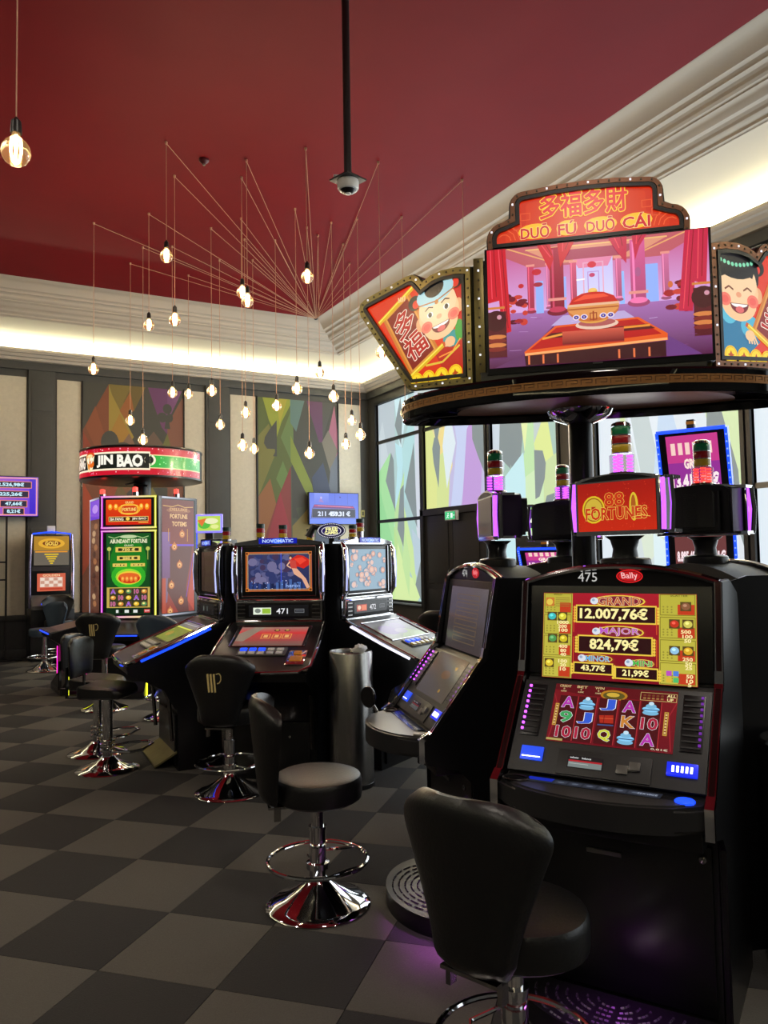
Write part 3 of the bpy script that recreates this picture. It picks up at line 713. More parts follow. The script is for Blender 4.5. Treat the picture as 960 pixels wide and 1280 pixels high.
# ---- pictures
def art_475_top():
    a = Art((135, 138, 805, 510), .55, .315); a.rect(135, 138, 805, 510, (150, 18, 34))
    a.grad(272, 138, 655, 510, (170, 20, 40), (120, 10, 30))
    for x0, x1 in ((137, 272), (652, 803)):
        a.grad(x0, 140, x1, 508, (186, 176, 60), (196, 186, 70))
        for k in range(4):
            y = 142+k*93; a.frame(x0+5, y, x1-5, y+84, 2.5, (120, 110, 30))
            a.rect(x0+76, y+40, x1-7, y+82, (196, 60, 30))
            for q in range(3):
                for r in range(3): a.ell(x0+18+q*17, y+50+r*11, 4, 3.5, (150, 140, 50), n=8)
    for t, x, y in (('1000', 205, 262), ('200', 210, 279), ('100', 214, 296), ('400', 214, 366), ('80', 222, 384), ('40', 222, 401), ('100', 214, 430), ('20', 222, 447), ('10', 222, 464),
                    ('500', 742, 286), ('100', 748, 305), ('50', 755, 322), ('250', 748, 396), ('50', 758, 414), ('25', 758, 430), ('50', 762, 464), ('10', 762, 482), ('5', 768, 497)):
        a.text(t, x, y, x+13*len(t), y+14, (255, 236, 170), bold=.03)
    a.text('WILD', 185, 142, 225, 150, (70, 60, 20)); a.text('SCATTER', 700, 142, 770, 150, (70, 60, 20))
    a.rect(150, 160, 190, 198, (200, 120, 50)); a.ell(168, 180, 15, 14, (230, 200, 80))
    for k in range(5): a.rect(196, 160+k*9, 262, 163+k*9, (150, 120, 50))
    for cx, cy, c in ((181, 243, (60, 190, 190)), (230, 243, (220, 210, 60)), (185, 340, (80, 150, 80)), (236, 340, (210, 190, 40)), (172, 447, (225, 195, 50)),
                      (762, 190, (140, 90, 60)), (716, 262, (200, 50, 30)), (770, 262, (210, 200, 90)), (716, 370, (150, 200, 230)), (770, 370, (220, 170, 40))):
        a.rect(cx-22, cy-19, cx+22, cy+19, (90, 70, 30)); a.ell(cx, cy, 18, 15, c); a.ell(cx-3, cy-4, 8, 6, tuple(min(255, v+50) for v in c))
    for k, c in enumerate(((190, 80, 190), (80, 130, 220), (220, 180, 60), (80, 190, 110))): a.rect(682+(k % 2)*28, 452+(k//2)*26, 704+(k % 2)*28, 472+(k//2)*26, c)
    gold = (236, 200, 70)
    def plaque(x0, y0, x1, y1, txt, tx0, ty0, tx1, ty1):
        a.rect(x0-6, y0-6, x1+6, y1+6, gold); a.rect(x0, y0, x1, y1, (44, 8, 12)); a.text(txt, tx0, ty0, tx1, ty1, (255, 240, 165), (120, 80, 20), .02, .035)
        for yy in range(int(y0), int(y1), 12):
            a.ell(x0-12, yy+6, 6, 6, gold, n=8); a.ell(x1+12, yy+6, 6, 6, gold, n=8)
    plaque(298, 196, 638, 262, '12.007,76€', 312, 204, 604, 254)
    plaque(308, 326, 622, 392, '824,79€', 358, 334, 566, 384)
    plaque(290, 442, 455, 480, '43,77€', 320, 447, 425, 474)
    plaque(474, 452, 645, 492, '21,99€', 502, 457, 610, 486)
    for t, x0, y0, x1, y1, c in (('GRAND', 392, 156, 576, 190, (190, 80, 40)), ('MAJOR', 402, 286, 572, 320, (190, 90, 200)), ('MINOR', 340, 408, 446, 430, (90, 170, 220)), ('MINI', 545, 418, 625, 440, (70, 180, 70))):
        a.ell((x0+x1)/2, (y0+y1)/2, (x1-x0)*.62, (y1-y0)*.78, gold); a.ell((x0+x1)/2, (y0+y1)/2, (x1-x0)*.58, (y1-y0)*.64, (130, 30, 50)); a.text(t, x0, y0, x1, y1, c, (250, 235, 180), .035, .01)
        a.ell(x0-16, (y0+y1)/2, 18, 15, (220, 225, 235)); a.ell(x0-20, (y0+y1)/2-4, 7, 6, (150, 170, 200))
    for y in (200, 330): a.line([(285, y), (285, y+110)], 3, (220, 90, 40)).line([(645, y), (645, y+110)], 3, (220, 90, 40))
    return a
def pot(a, x, y, s_, c=(120, 180, 215)):
    a.ell(x, y+14*s_, 24*s_, 8*s_, c); a.ell(x, y+2*s_, 26*s_, 9*s_, tuple(min(255, int(v*1.15)) for v in c)); a.ell(x, y-8*s_, 16*s_, 8*s_, c); a.ell(x, y-17*s_, 8*s_, 6*s_, (200, 225, 240)); a.line([(x-26*s_, y+4*s_), (x+26*s_, y+4*s_)], 3*s_, (50, 90, 130))
def art_475_reels():
    a = Art((0, 0, 560, 290), .425, .222); a.grad(0, 0, 560, 290, (120, 16, 26), (104, 14, 26))
    a.poly([(0, 0), (560, 0), (560, 30), (400, 52), (150, 52), (0, 30)], (92, 10, 20)); a.ell(280, 40, 62, 26, (180, 120, 30)); a.ell(280, 42, 50, 20, (90, 80, 30)); a.ell(276, 38, 30, 11, (206, 170, 60))
    a.line([(0, 50), (30, 120), (10, 280)], 5, (150, 30, 40)).line([(560, 50), (530, 120), (550, 280)], 5, (150, 30, 40))
    for k, t in enumerate(('CREDIT', 'BET', 'WIN')): a.text(t, 20+k*85, 4, 76+k*78, 16, (214, 190, 130)); a.text('0', 40+k*82, 20, 46+k*82, 28, (230, 210, 150)); a.text('0,00€', 30+k*82, 33, 56+k*82, 41, (230, 210, 150))
    a.frame(400, 14, 556, 52, 2, (200, 180, 110))
    for k in range(5): a.ell(418+k*19, 28, 7, 6, (110, 60, 30), n=8); a.rect(412+k*19, 38, 424+k*19, 46, (150, 110, 60))
    a.text('ALL\nUP', 515, 18, 552, 50, (235, 215, 150), bold=.03)
    cols = [('A9T', 75), ('PJT', 165), ('JSQ', 262), ('AKP', 358), ('PTA', 452)]
    ccs = {'A': (180, 50, 170), '9': (60, 160, 90), 'T': (170, 30, 60), 'J': (50, 90, 210), 'Q': (205, 210, 50), 'K': (200, 130, 50)}
    for k, (s_, cx) in enumerate(cols):
        a.rect(cx-42, 60, cx+42, 282, (72, 10, 16)); a.rect(cx+42, 60, cx+46, 282, (166, 40, 46))
        for r, ch in enumerate(s_):
            y = 92+r*74
            if ch == 'P': pot(a, cx, y+2, 1.45)
            elif ch == 'S':
                a.poly([(cx-34, y-20), (cx+30, y-26), (cx+34, y+14), (cx-26, y+16)], (170, 40, 24)); a.line([(cx-30, y-6), (cx+32, y-8)], 3, (210, 90, 50)); a.line([(cx-10, y-24), (cx-10, y+16)], 3, (110, 20, 14)); a.line([(cx-36, y+26), (cx+36, y+24)], 6, (60, 80, 130))
            else:
                a.text('10' if ch == 'T' else ch, cx-(34 if ch == 'T' else 26), y-26, cx+(34 if ch == 'T' else 26), y+26, ccs[ch], (245, 240, 245), .045, .03)
    for x in (18, 512): a.rect(x, 105, x+18, 215, (196, 150, 60)); a.rect(x+4, 110, x+14, 210, (120, 30, 26)); [a.rect(x+5, 114+q*14, x+13, 123+q*14, (220, 190, 120)) for q in range(7)]
    a.rect(4, 278, 80, 288, (176, 160, 90)); a.text('0,01€', 470, 276, 540, 286, (220, 210, 180))
    return a
def art_dim(w, h, base, lines=6, accent=(150, 150, 130)):  # base colour carries the grey-brown of glancing reflections on the screen
    a = Art((0, 0, 100, 100), w, h); a.grad(0, 0, 100, 100, base, tuple(int(v*.7) for v in base))
    for k in range(lines): y = 12+k*80/lines; a.frame(20, y, 80, y+8, 1.5, tuple(int(v*.9) for v in accent))
    return a
def art_88():
    a = Art((0, 0, 290, 160), .325, .185); a.grad(0, 0, 290, 160, (160, 22, 14), (196, 40, 16))
    for _ in range(40): x, y = RND.uniform(0, 290), RND.uniform(0, 160); a.ell(x, y, 2, 1.5, (214, 70, 40), n=6)
    a.ell(62, 88, 44, 46, (222, 190, 40)); a.ell(62, 88, 38, 40, (150, 96, 24)); a.ell(62, 88, 34, 36, (206, 176, 60)); a.rect(54, 78, 70, 98, (170, 50, 20))
    a.ell(212, 84, 16, 46, (222, 190, 50)); a.ell(211, 84, 9, 38, (170, 90, 30))
    a.text('88', 106, 36, 176, 78, (196, 50, 22), (240, 180, 70), .04, .02); a.text('FORTUNES', 32, 84, 258, 122, (196, 46, 20), (236, 190, 84), .05, .02)
    a.line([(205, 118), (240, 112), (270, 118)], 2, (236, 190, 84)); return a

# ---- the curved-top cabinet used for the pod on the right
def tower(t, n=.0, z=1.86, led=LEDP, x=0, y=.0):
    tl = nb(CHROME).lathe([(0, 0), (.052, 0), (.054, .008), (.05, .014), (.044, .016)], (x, y, z), n=20).build('tower_light', t)
    q = nb(CLEARP).lathe([(.046, .014), (.047, .082), (.04, .086), (0, .086)], (x, y, z), n=20).build('clear_sleeve', tl)
    e = nb(led)
    for k in range(5):
        zz = z+.02+k*.0135
        for i in range(3):
            a0 = i*2*PI/3-PI/2; e.lathe([(.012, 0), (.013, .006), (.012, .008)], (x+.030*math.cos(a0), y+.030*math.sin(a0), zz), n=8)
    prop(e.build('led_rows', tl), kind='stuff')
    for k, c in enumerate(('yellow', 'red', 'green')):
        zz = z+.092+k*.034
        nb(SEG[c]).lathe([(0, 0), (.036, 0), (.037, .003), (.037, .026), (.036, .029), (0, .029)], (x, y, zz), n=20).build('signal_segment', tl)
        nb(CHROME).lathe([(0, 0), (.0375, 0), (.0375, .004), (0, .004)], (x, y, zz-.0045), n=20).build('chrome_band', tl)
    nb(CHROME).lathe([(.037, 0), (.034, .010), (.022, .016), (0, .018)], (x, y, z+.194), n=20).build('cap', tl)
def arched_slot(label, loc, h, number=None, lit=True, top_rot=.3, led=LEDP, dim=False, platform=None):
    t = thing('slot_machine', label, 'slot machine', (*cw(*loc), 0), head(h), 'arched slot machines round the black column')
    hw = .345
    prof = [(-.25, 0), (-.25, .62), (-.30, .67), (-.45, .70), (-.455, .78), (-.415, .80), (-.205, 1.085), (-.175, 1.105), (-.115, 1.45), (.06, 1.455), (.24, 1.40), (.26, 1.36), (.26, 0)]
    nb(MATTE).prism(prof, -hw+.018, hw-.018, 'x').build('cabinet_body', t)
    pside = [(-.27, 0), (-.27, .60), (-.33, .66), (-.47, .69), (-.487, .74), (-.487, .79), (-.44, .815), (-.225, 1.095), (-.197, 1.12), (-.135, 1.46), (.06, 1.46), (.25, 1.405), (.27, 1.36), (.27, 0)]
    for s_ in (-1, 1):
        nb(BLACK).prism(pside, s_*hw-.011, s_*hw+.011, 'x', bev=.004).build('side_panel', t)
        path = [(-.487, .715), (-.487, .79), (-.44, .815), (-.225, 1.095), (-.199, 1.12), (-.137, 1.455)]
        tr = nb(mat('dark_red_chrome', (84, 56, 58), .14, .9)).strip(path, .020, .012, s_*hw).build('edge_trim', t, smooth=0)
        c = nb(CHROME)
        for k in (-1, 1): c.strip(path, .004, .0135, s_*hw+k*.0105)
        c.strip([(-.488, .70), (-.488, .79), (-.455, .808)], .027, .017, s_*hw); c.strip([(-.215, 1.10), (-.203, 1.118), (-.194, 1.16)], .027, .017, s_*hw)
        c.build('chrome_edge', tr, smooth=0)
    # arched head
    N = 14; arc = [(-.345+.69*i/N, 1.45+.058*(1-(2*i/N-1)**2)) for i in range(N+1)]
    nb(BLACK).prism([(-.345, 1.40)]+arc+[(.345, 1.40)], -.128, -.10, 'y').build('head_panel', t)
    nb(MATTE).prism([(-.345, 1.42)]+arc+[(.345, 1.42)], -.10, .10, 'y').build('roof_cowl', t)
    b = nb(CHROME); b.tube([(x, -.136, z+.004) for x, z in arc], .011, n=8).tube([(x, -.112, z+.008) for x, z in arc], .009, n=8); b.build('arch_trim', t)
    # upper display
    loc1, rot1, L = slope((-.187, 1.10), (-.134, 1.44))
    fr = nb(BLACK).box(-.325, .325, -.001, .012, -.155, .172, bev=.004).build('upper_display', t, (loc1[0], loc1[1]-.002, loc1[2]), rot1)
    if lit: art_475_top().build('game_screen', SCREEN, fr, (0, -.0025, -.012), back=.003)
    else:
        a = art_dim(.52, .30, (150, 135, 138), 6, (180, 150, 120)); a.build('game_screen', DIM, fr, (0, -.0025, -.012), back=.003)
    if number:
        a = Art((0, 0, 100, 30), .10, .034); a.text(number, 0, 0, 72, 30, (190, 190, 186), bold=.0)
        a.build('number_plate', SCREEN, t, (-.095, -.1295, 1.473), back=0)  # a sticker, given emission so its digits read bright
    a = Art((0, 0, 90, 50), .095, .048, clip=False); a.ell(45, 25, 45, 25, (225, 30, 34), n=28); a.ell(45, 25, 41, 21, (90, 10, 14), n=28); a.ell(45, 25, 38, 18, (190, 20, 26), n=28)
    a.text('Bally', 18, 11, 72, 40, (255, 190, 190), bold=.01, skew=-.15) if lit else a.text('Bally', 18, 11, 72, 40, (255, 150, 150), bold=.01)
    a.build('maker_badge', SCREEN, t, (.045, -.1295, 1.476), back=0)
    # lower display on the slope
    loc2, rot2, L2 = slope((-.428, .815), (-.217, 1.092))
    lo = nb(PLAST).box(-.325, .325, -.004, .012, -L2/2, L2/2, bev=.003).build('lower_console', t, loc2, rot2)
    if lit: art_475_reels().build('reel_screen', SCREEN, lo, (.006, -.0055, .054), back=.003)
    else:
        a = Art((0, 0, 100, 50), .425, .222); a.grad(0, 0, 100, 50, (150, 138, 110), (128, 116, 96)); a.ell(78, 12, 3, 2, (255, 190, 60)); a.ell(70, 40, 3, 2, (255, 200, 80)); a.ell(60, 22, 14, 5, (170, 130, 80))  # grey-brown reflection put into the reel picture's colours
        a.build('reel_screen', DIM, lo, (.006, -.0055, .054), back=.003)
    for s_ in (-1, 1):
        g = nb(BLACK).box(s_*.272-.035, s_*.272+.035, -.009, -.003, -.045, .155, bev=.003).build('speaker_grille', lo)
        v = nb(PLAST)
        for k in range(9): v.box(s_*.272-.030, s_*.272+.030, -.0125, -.008, -.035+k*.021, -.029+k*.021)
        prop(v.build('grille_slats', g), kind='stuff')
        e = nb(LEDP if (s_ < 0) else mat('dim_violet_led', (60, 20, 90), .3, emit=(110, 40, 160), es=.9))
        for k in range(9): e.box(s_*.298-.004, s_*.298+.004, -.014, -.008, -.026+k*.021, -.018+k*.021)
        e.build('led_strip', g)
    # console bits below the reels
    br = nb(PLAST).box(-.15, .16, -.010, -.003, -.170, -.082, bev=.003).build('card_reader', lo)
    a = Art((0, 0, 100, 40), .12, .042); a.rect(0, 0, 100, 40, (24, 20, 22)); a.rect(3, 14, 97, 20, (170, 30, 40)); a.rect(3, 20, 97, 38, (120, 130, 128)); a.text('welcome', 6, 3, 30, 9, (230, 230, 230)); a.text('balance', 40, 3, 66, 9, (230, 230, 230)); a.line([(5, 26), (60, 26)], 1.5, (180, 190, 185))
    a.build('reader_screen', SCREEN if lit else DIM, br, (-.055, -.0115, -.124), back=.001)
    nb(GREYP).box(.050, .088, -.018, -.009, -.148, -.118, bev=.003).box(.055, .118, -.016, -.009, -.135, -.122, bev=.003).box(.090, .126, -.020, -.009, -.132, -.104, bev=.003).build('card_slot', br)
    bl = nb(mat('blue_glow_plastic', (30, 60, 190), .3, emit=(40, 80, 235), es=.9)).box(-.285, -.205, -.012, -.003, -.135, -.085, bev=.004).build('ticket_window', lo)
    nb(LEDW).box(-.278, -.212, -.0135, -.0115, -.125, -.122).build('window_line', bl)
    bv = nb(mat('blue_glow_dark', (20, 30, 150), .3, emit=(20, 40, 220), es=1.1)).box(.205, .30, -.014, -.003, -.13, -.085, bev=.004).build('bill_acceptor', lo)
    e = nb(LEDW)
    for k in range(5): e.box(.222+k*.014, .229+k*.014, -.0165, -.013, -.118, -.098)
    e.build('acceptor_lights', bv)
    # button deck with a bowed front
    def deckpoly(w, yf, bow, yb): return [(w, yb)]+[(w*math.cos(a0), yf-bow*math.sin(a0)) for a0 in [PI*k/16 for k in range(17)]]+[(-w, yb)]
    def bowed(w, y0, bow, yb): return [(w, yb)]+[(w*(1-2*k/16), y0-bow*(1-(1-2*k/16)**2)**.8) for k in range(17)]+[(-w, yb)]
    bow = .115 if lit else .165
    dk = nb(PLAST).prism(bowed(.335, -.485, bow, -.38), .715, .795, 'z', bev=.012).build('button_deck', t)
    nb(mat('deck_pad', (54, 54, 55) if lit else (124, 122, 116), .3, bump=.1, scale=200)).prism(bowed(.305, -.485, bow-.012, -.475), .793, .800, 'z', bev=.003).build('palm_rest', dk)
    a = Art((0, 0, 300, 40), .44, .052); a.rect(0, 0, 300, 40, (34, 38, 48)); a.rect(0, 0, 60, 26, (20, 40, 170))
    for k in range(7): a.rect(66+k*33, 8, 94+k*33, 32, (52, 56, 68)); a.ell(80+k*33, 20, 8, 6, (84, 92, 108), n=8)
    a.text('SERVICE', 250, 14, 292, 26, (150, 160, 180)); a.build('button_strip', SCREEN if lit else DIM, dk, (-.02, -.458, .8015), (-PI/2+.0, 0, 0), back=.001)
    nb(LEDB if lit else GREYP).lathe([(0, 0), (.030, 0), (.031, .006), (.026, .010), (0, .011)], (.272, -.475, .797), n=20).build('play_button', dk)
    nb(BLACK).lathe([(.040, 0), (.044, .003), (.040, .006), (.034, .004), (.034, .0), (0, 0)], (-.275, -.475, .8), n=20, sx=1.1, sy=.8).build('cup_recess', dk)
    # lower front
    bd = nb(BLACK).box(-.31, .31, -.266, -.245, .06, .60, bev=.006).build('belly_door', t)
    nb(STEEL).lathe([(0, 0), (.010, 0), (.012, .004), (.006, .008), (0, .008)], (0, 0, 0), n=12).build('door_lock', bd, (.285, -.285, .565), (PI/2, 0, 0))
    nb(BLACK).box(-.31, .31, -.42, -.25, .63, .705, bev=.008).build('coin_tray', t)
    nb(GREYP).box(-.06, .02, -.428, -.418, .672, .690, bev=.002).build('tray_vent', t); nb(GREYP).box(.05, .14, -.428, -.418, .678, .684, bev=.001).build('tray_slot', t); nb(GREYP).box(-.10, .02, -.275, -.262, .52, .535, bev=.002).build('door_vent', t)
    # footrest platform
    px, py, pr = platform or (0, -.30, .33)
    pf = nb(BLACK).prism([(px+pr*math.cos(a0), py-pr*.78*math.sin(a0)) for a0 in [PI*k/24 for k in range(25)]], .0, .075, 'z', bev=.012).build('foot_platform', t)
    e = nb(mat('ribbed_rubber', (46, 42, 50), .35, bump=.1))
    for k, rr in enumerate((.05, .085, .12, .155, .19, .225, .26)):
        m0 = 10+k*6
        for i in range(m0):
            if (i+k) % 4 == 3: continue
            a0 = PI*(i+.12)/m0; a1 = PI*(i+.88)/m0
            e.tube([(px+rr*math.cos(q), py-.05-rr*.78*math.sin(q), .0765) for q in (a0, (a0+a1)/2, a1)], .0042, n=4)
    e.build('tread_ribs', pf)
    # topper
    tp = nb(BLACK).lathe([(0, 0), (.098, 0), (.10, .01), (.095, .05), (.088, .055), (.05, .06), (.045, .09), (.055, .125), (.075, .14), (0, .14)], (0, 0, 1.485), n=28, sx=1, sy=.9).build('topper', t, (0, 0, 0), (0, 0, top_rot))
    def ar(w, z0, z1, rise, n=12): return [(-w, z0)]+[(-w+2*w*i/n, z1+rise*(1-(2*i/n-1)**2)) for i in range(n+1)]+[(w, z0)]
    nb(BLACK).prism(ar(.165, 1.635, 1.835, .018), -.03, .085, 'y', bev=.01).build('housing', tp)
    bk = nb(MATTE).prism(ar(.12, 1.65, 1.82, .01), .08, .125, 'y', bev=.015).build('rear_housing', tp)
    v = nb(PLAST)
    for k in range(26): v.box(-.03, .03, .1245, .1275, 1.66+k*.006, 1.663+k*.006)
    prop(v.build('rear_grille', bk), kind='stuff')
    fr = nb(CHROME).prism(ar(.178, 1.628, 1.842, .020), -.055, -.03, 'y', bev=.005).build('chrome_bezel', tp)
    nb(BLACK).prism(ar(.150, 1.835, 1.836, .022), -.058, -.05, 'y').build('bezel_cap', tp)
    sc = (art_88() if lit else art_dim(.30, .18, (120, 96, 94), 1, (130, 110, 100))).build('topper_screen', SCREEN if lit else DIM, tp, (0, -.0575, 1.737), back=.002)
    for s_ in (-1, 1):
        nb(NEONV).tube([(s_*.183, -.045, 1.645), (s_*.188, -.050, 1.74), (s_*.183, -.045, 1.832)], .009, n=8).build('neon_tube', tp)
        nb(CHROME).tube([(s_*.204, -.025, 1.635), (s_*.212, -.028, 1.74), (s_*.204, -.025, 1.838)], .010, n=8).box(min(s_*.165, s_*.21), max(s_*.165, s_*.21), -.025, .04, 1.632, 1.645).box(min(s_*.165, s_*.21), max(s_*.165, s_*.21), -.025, .04, 1.83, 1.842).build('side_bezel', tp)
    tower(t, z=1.852, led=led)
    return t
NEONV = mat('violet_neon', (170, 80, 220), .3, emit=(186, 90, 255), es=1.6)
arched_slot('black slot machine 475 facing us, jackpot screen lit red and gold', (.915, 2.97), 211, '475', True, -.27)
m474 = arched_slot('black slot machine left of machine 475, turned sideways with reflections coloured grey into its screens', (.54, 3.74), 257, '474', False, -.15, platform=(.08, -.30, .36))
nb(BLACK).lathe([(0, -.008), (.05, -.008), (.053, 0), (.05, .008), (0, .008)], n=24).build('round_cup_holder', m474, (-.28, -.585, .87), (PI/2, .3, .5))
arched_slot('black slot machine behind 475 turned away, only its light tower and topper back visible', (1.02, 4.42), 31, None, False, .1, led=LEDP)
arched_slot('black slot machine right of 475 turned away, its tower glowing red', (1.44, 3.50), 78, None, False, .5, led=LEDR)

nb(STEEL).tube([(-.28, -.585, .87), (-.26, -.54, .79)], .008, n=6).build('holder_arm', m474)
# violet light spilling from under the foot platforms
for (la, de, en) in ((.30, 3.42, 3.5), (.70, 2.50, 2.2)):      # violet lamps under the button decks
    l = bpy.data.lights.new('under_deck_light', 'AREA'); l.shape = 'DISK'; l.size = .05; l.energy = en*.5; l.color = (.72, .12, 1); l.spread = math.radians(70)
    o = bpy.data.objects.new('under_deck_light', l); COL.objects.link(o); o.location = (*cw(la, de), .55)
for (la, de, en) in ((.17, 3.12, .25), (.60, 2.30, .3)):
    l = bpy.data.lights.new('platform_light', 'AREA'); l.shape = 'DISK'; l.size = .10; l.energy = en; l.color = (.8, .15, 1)
    o = bpy.data.objects.new('platform_light', l); COL.objects.link(o); o.location = (*cw(la, de), .14)

# ================================================================== OVERHEAD SIGN ON ITS COLUMN
cen = (.905, 3.44); H0 = 193; OX = .02
sg = thing('overhead_sign', 'large red lit casino sign with palace screen on a black column over the machines', 'sign', (*cw(*cen), 0), head(H0))
nb(BLACK).tube([(0, 0, 0), (0, 0, 2.20)], .052, n=24).build('column', sg, (-.025, 0, 0))
nb(BLACK).lathe([(0, 0), (.24, 0), (.24, .012), (.06, .03), (0, .03)], n=30).build('column_foot', sg)
nb(CHROME).lathe([(.058, 0), (.13, .03), (.15, .055), (0, .055)], (-.025, 0, 2.135), n=30).build('column_collar', sg)
def ell_pt(a0, k=1., cy=-.08, A_=.83, B_=.45, Bb=.13):      # oval canopy, deeper towards the front
    return (OX+A_*k*math.sin(a0), cy-(B_ if math.cos(a0) > 0 else Bb)*k*math.cos(a0))
def canopy(b, prof, n=96):
    rows = [[(*ell_pt(2*PI*i/n, k), z) for i in range(n)] for k, z in prof]; vs = [p for r in rows for p in r]
    fs = [(q*n+i, q*n+(i+1) % n, (q+1)*n+(i+1) % n, (q+1)*n+i) for q in range(len(prof)-1) for i in range(n)]
    fs += [tuple(range(n)), tuple((len(prof)-1)*n+i for i in range(n-1, -1, -1))]
    b.faces(vs, fs); return b
cp = canopy(nb(mat('black_piano_lacquer', (9, 9, 11), .07)), [(.30, 2.20), (.90, 2.188), (.965, 2.162), (.99, 2.160), (1.0, 2.166), (1.0, 2.246), (.985, 2.256), (.3, 2.26)]).build('oval_canopy', sg)
BW = mat('bronze_band', (150, 104, 60), .35, .55, noise=.25, scale=40)
bd = canopy(nb(BW), [(.99, 2.192), (1.004, 2.194), (1.004, 2.226), (.99, 2.228)]).build('meander_band', sg)
e = nb(mat('dark_bronze', (84, 54, 32), .4, .5))
kk = 96
for i in range(kk):
    a0 = 2*PI*i/kk; st = 2*PI/kk
    def pt(f, z): return (*ell_pt(a0+st*f, 1.0055), z)
    for p, q in ((pt(.1, 2.200), pt(.1, 2.220)), (pt(.1, 2.220), pt(.85, 2.220)), (pt(.85, 2.220), pt(.85, 2.207)), (pt(.85, 2.207), pt(.4, 2.207))): e.tube([p, q], .0015, n=3)
prop(e.build('meander_relief', bd, smooth=0), kind='stuff')
nb(BLACK).box(OX-.46, OX+.46, -.21, -.06, 2.24, 2.35, bev=.006).build('screen_plinth', sg)
def sign_panel(name, outline, origin, rz, cx0, draw, depth=.05, art_w=1., parent=sg, lights=None):
    """outline: list of (x, z) metres, panel faces -Y at origin; black carcass, brass frame with bulbs, lit face."""
    p = nb(BLACK).prism(outline, 0, depth, 'y', bev=.004).build(name, parent, origin, (0, 0, rz))
    return p
def inset(poly, d):
    n = len(poly); out = []
    ar = sum(poly[i-1][0]*poly[i][1]-poly[i][0]*poly[i-1][1] for i in range(n)); s_ = 1 if ar > 0 else -1
    for i in range(n):
        a = Vector(poly[i-1]); b = Vector(poly[i]); c = Vector(poly[(i+1) % n])
        d1 = (b-a).normalized(); d2 = (c-b).normalized()
        n1 = Vector((-d1.y, d1.x))*s_; n2 = Vector((-d2.y, d2.x))*s_
        m_ = (n1+n2); L = m_.length
        if L < .3: out.append(tuple(b+n1*d)); continue
        m_.normalize(); k = d/max(.45, m_.dot(n1)); out.append(tuple(b+m_*k))
    return out
def frame_band(b, A, B, y0, y1):      # ring between two equal-length outlines, raised from y1 to y0
    n = len(A); vs = [(x, y0, z) for x, z in A]+[(x, y0, z) for x, z in B]+[(x, y1, z) for x, z in A]+[(x, y1, z) for x, z in B]
    fs = []
    for i in range(n):
        j = (i+1) % n
        fs += [(i, j, n+j, n+i), (i, 2*n+i, 2*n+j, j), (n+i, n+j, 3*n+j, 3*n+i)]
    b.faces(vs, fs)
def marquee(parent, outline, face_inset, mt, nbulb, y=-.0):
    A = inset(outline, .006); B = inset(outline, face_inset)
    b = nb(mt); frame_band(b, A, B, y-.014, y+.002); fr = b.build('brass_frame', parent, smooth=30)
    Cc = inset(outline, face_inset+.004); D = inset(outline, face_inset+.020)
    b = nb(BLACK); frame_band(b, Cc, D, y-.018, y+.002); b.build('inner_rim', parent, smooth=30)
    mid = inset(outline, (face_inset+.006)/2); per = [(Vector(mid[i])-Vector(mid[i-1])).length for i in range(len(mid))]
    tot = sum(per); e = nb(WHITEB)
    k = 0; pos = 0
    for i in range(len(mid)):
        a = Vector(mid[i-1]); c = Vector(mid[i]); L = per[i]
        while k*tot/nbulb < pos+L:
            f = (k*tot/nbulb-pos)/L; p = a.lerp(c, f)
            (e.m(WHITEB) if k % 4 == 0 else e.m(STUD)).box(p.x-.0038, p.x+.0038, y-.018, y-.013, p.y-.0038, p.y+.0038); k += 1
        pos += L
    prop(e.build('marquee_studs', fr, smooth=0), kind='stuff')
    return D
WHITEB = mat('small_lit_bulb', (240, 240, 250), .3, emit=(235, 240, 255), es=1.0)
STUD = mat('unlit_stud', (70, 62, 46), .3, .5)
# --- middle: screen and its tall frame.  local x is measured along the sign face, origin at column axis
ysc = -.165
fr0 = nb(BLACK).box(OX-.49, OX+.49, ysc+.03, ysc+.12, 2.262, 2.87, bev=.006).build('screen_housing', sg)
for s_ in (-1, 1):
    c = nb(GOLDM).box(OX+s_*.465-.022, OX+s_*.465+.022, ysc+.008, ysc+.03, 2.29, 2.875, bev=.004).build('brass_post', sg)
    e = MB()
    for k in range(14): (e.m(WHITEB) if k % 3 == 0 else e.m(STUD)).box(OX+s_*.465-.004, OX+s_*.465+.004, ysc+.003, ysc+.009, 2.31+k*.042, 2.318+k*.042)
    prop(e.build('marquee_studs', c, smooth=0), kind='stuff')
c = nb(mat('brass_rail', (130, 120, 80), .3, .9)).box(OX-.45, OX+.45, ysc-.0, ysc+.03, 2.285, 2.305, bev=.003).build('lower_rail', sg)
e = nb(WHITEB)
for k in range(10): e.box(-.41+k*.09, -.403+k*.09, ysc-.005, ysc, 2.290, 2.297)
prop(e.build('marquee_studs', c, smooth=0), kind='stuff')
tv = nb(BLACK).box(-.462, .462, -.03, .02, -.282, .272, bev=.006).build('palace_screen', sg, (.05, ysc-.02, 2.615))
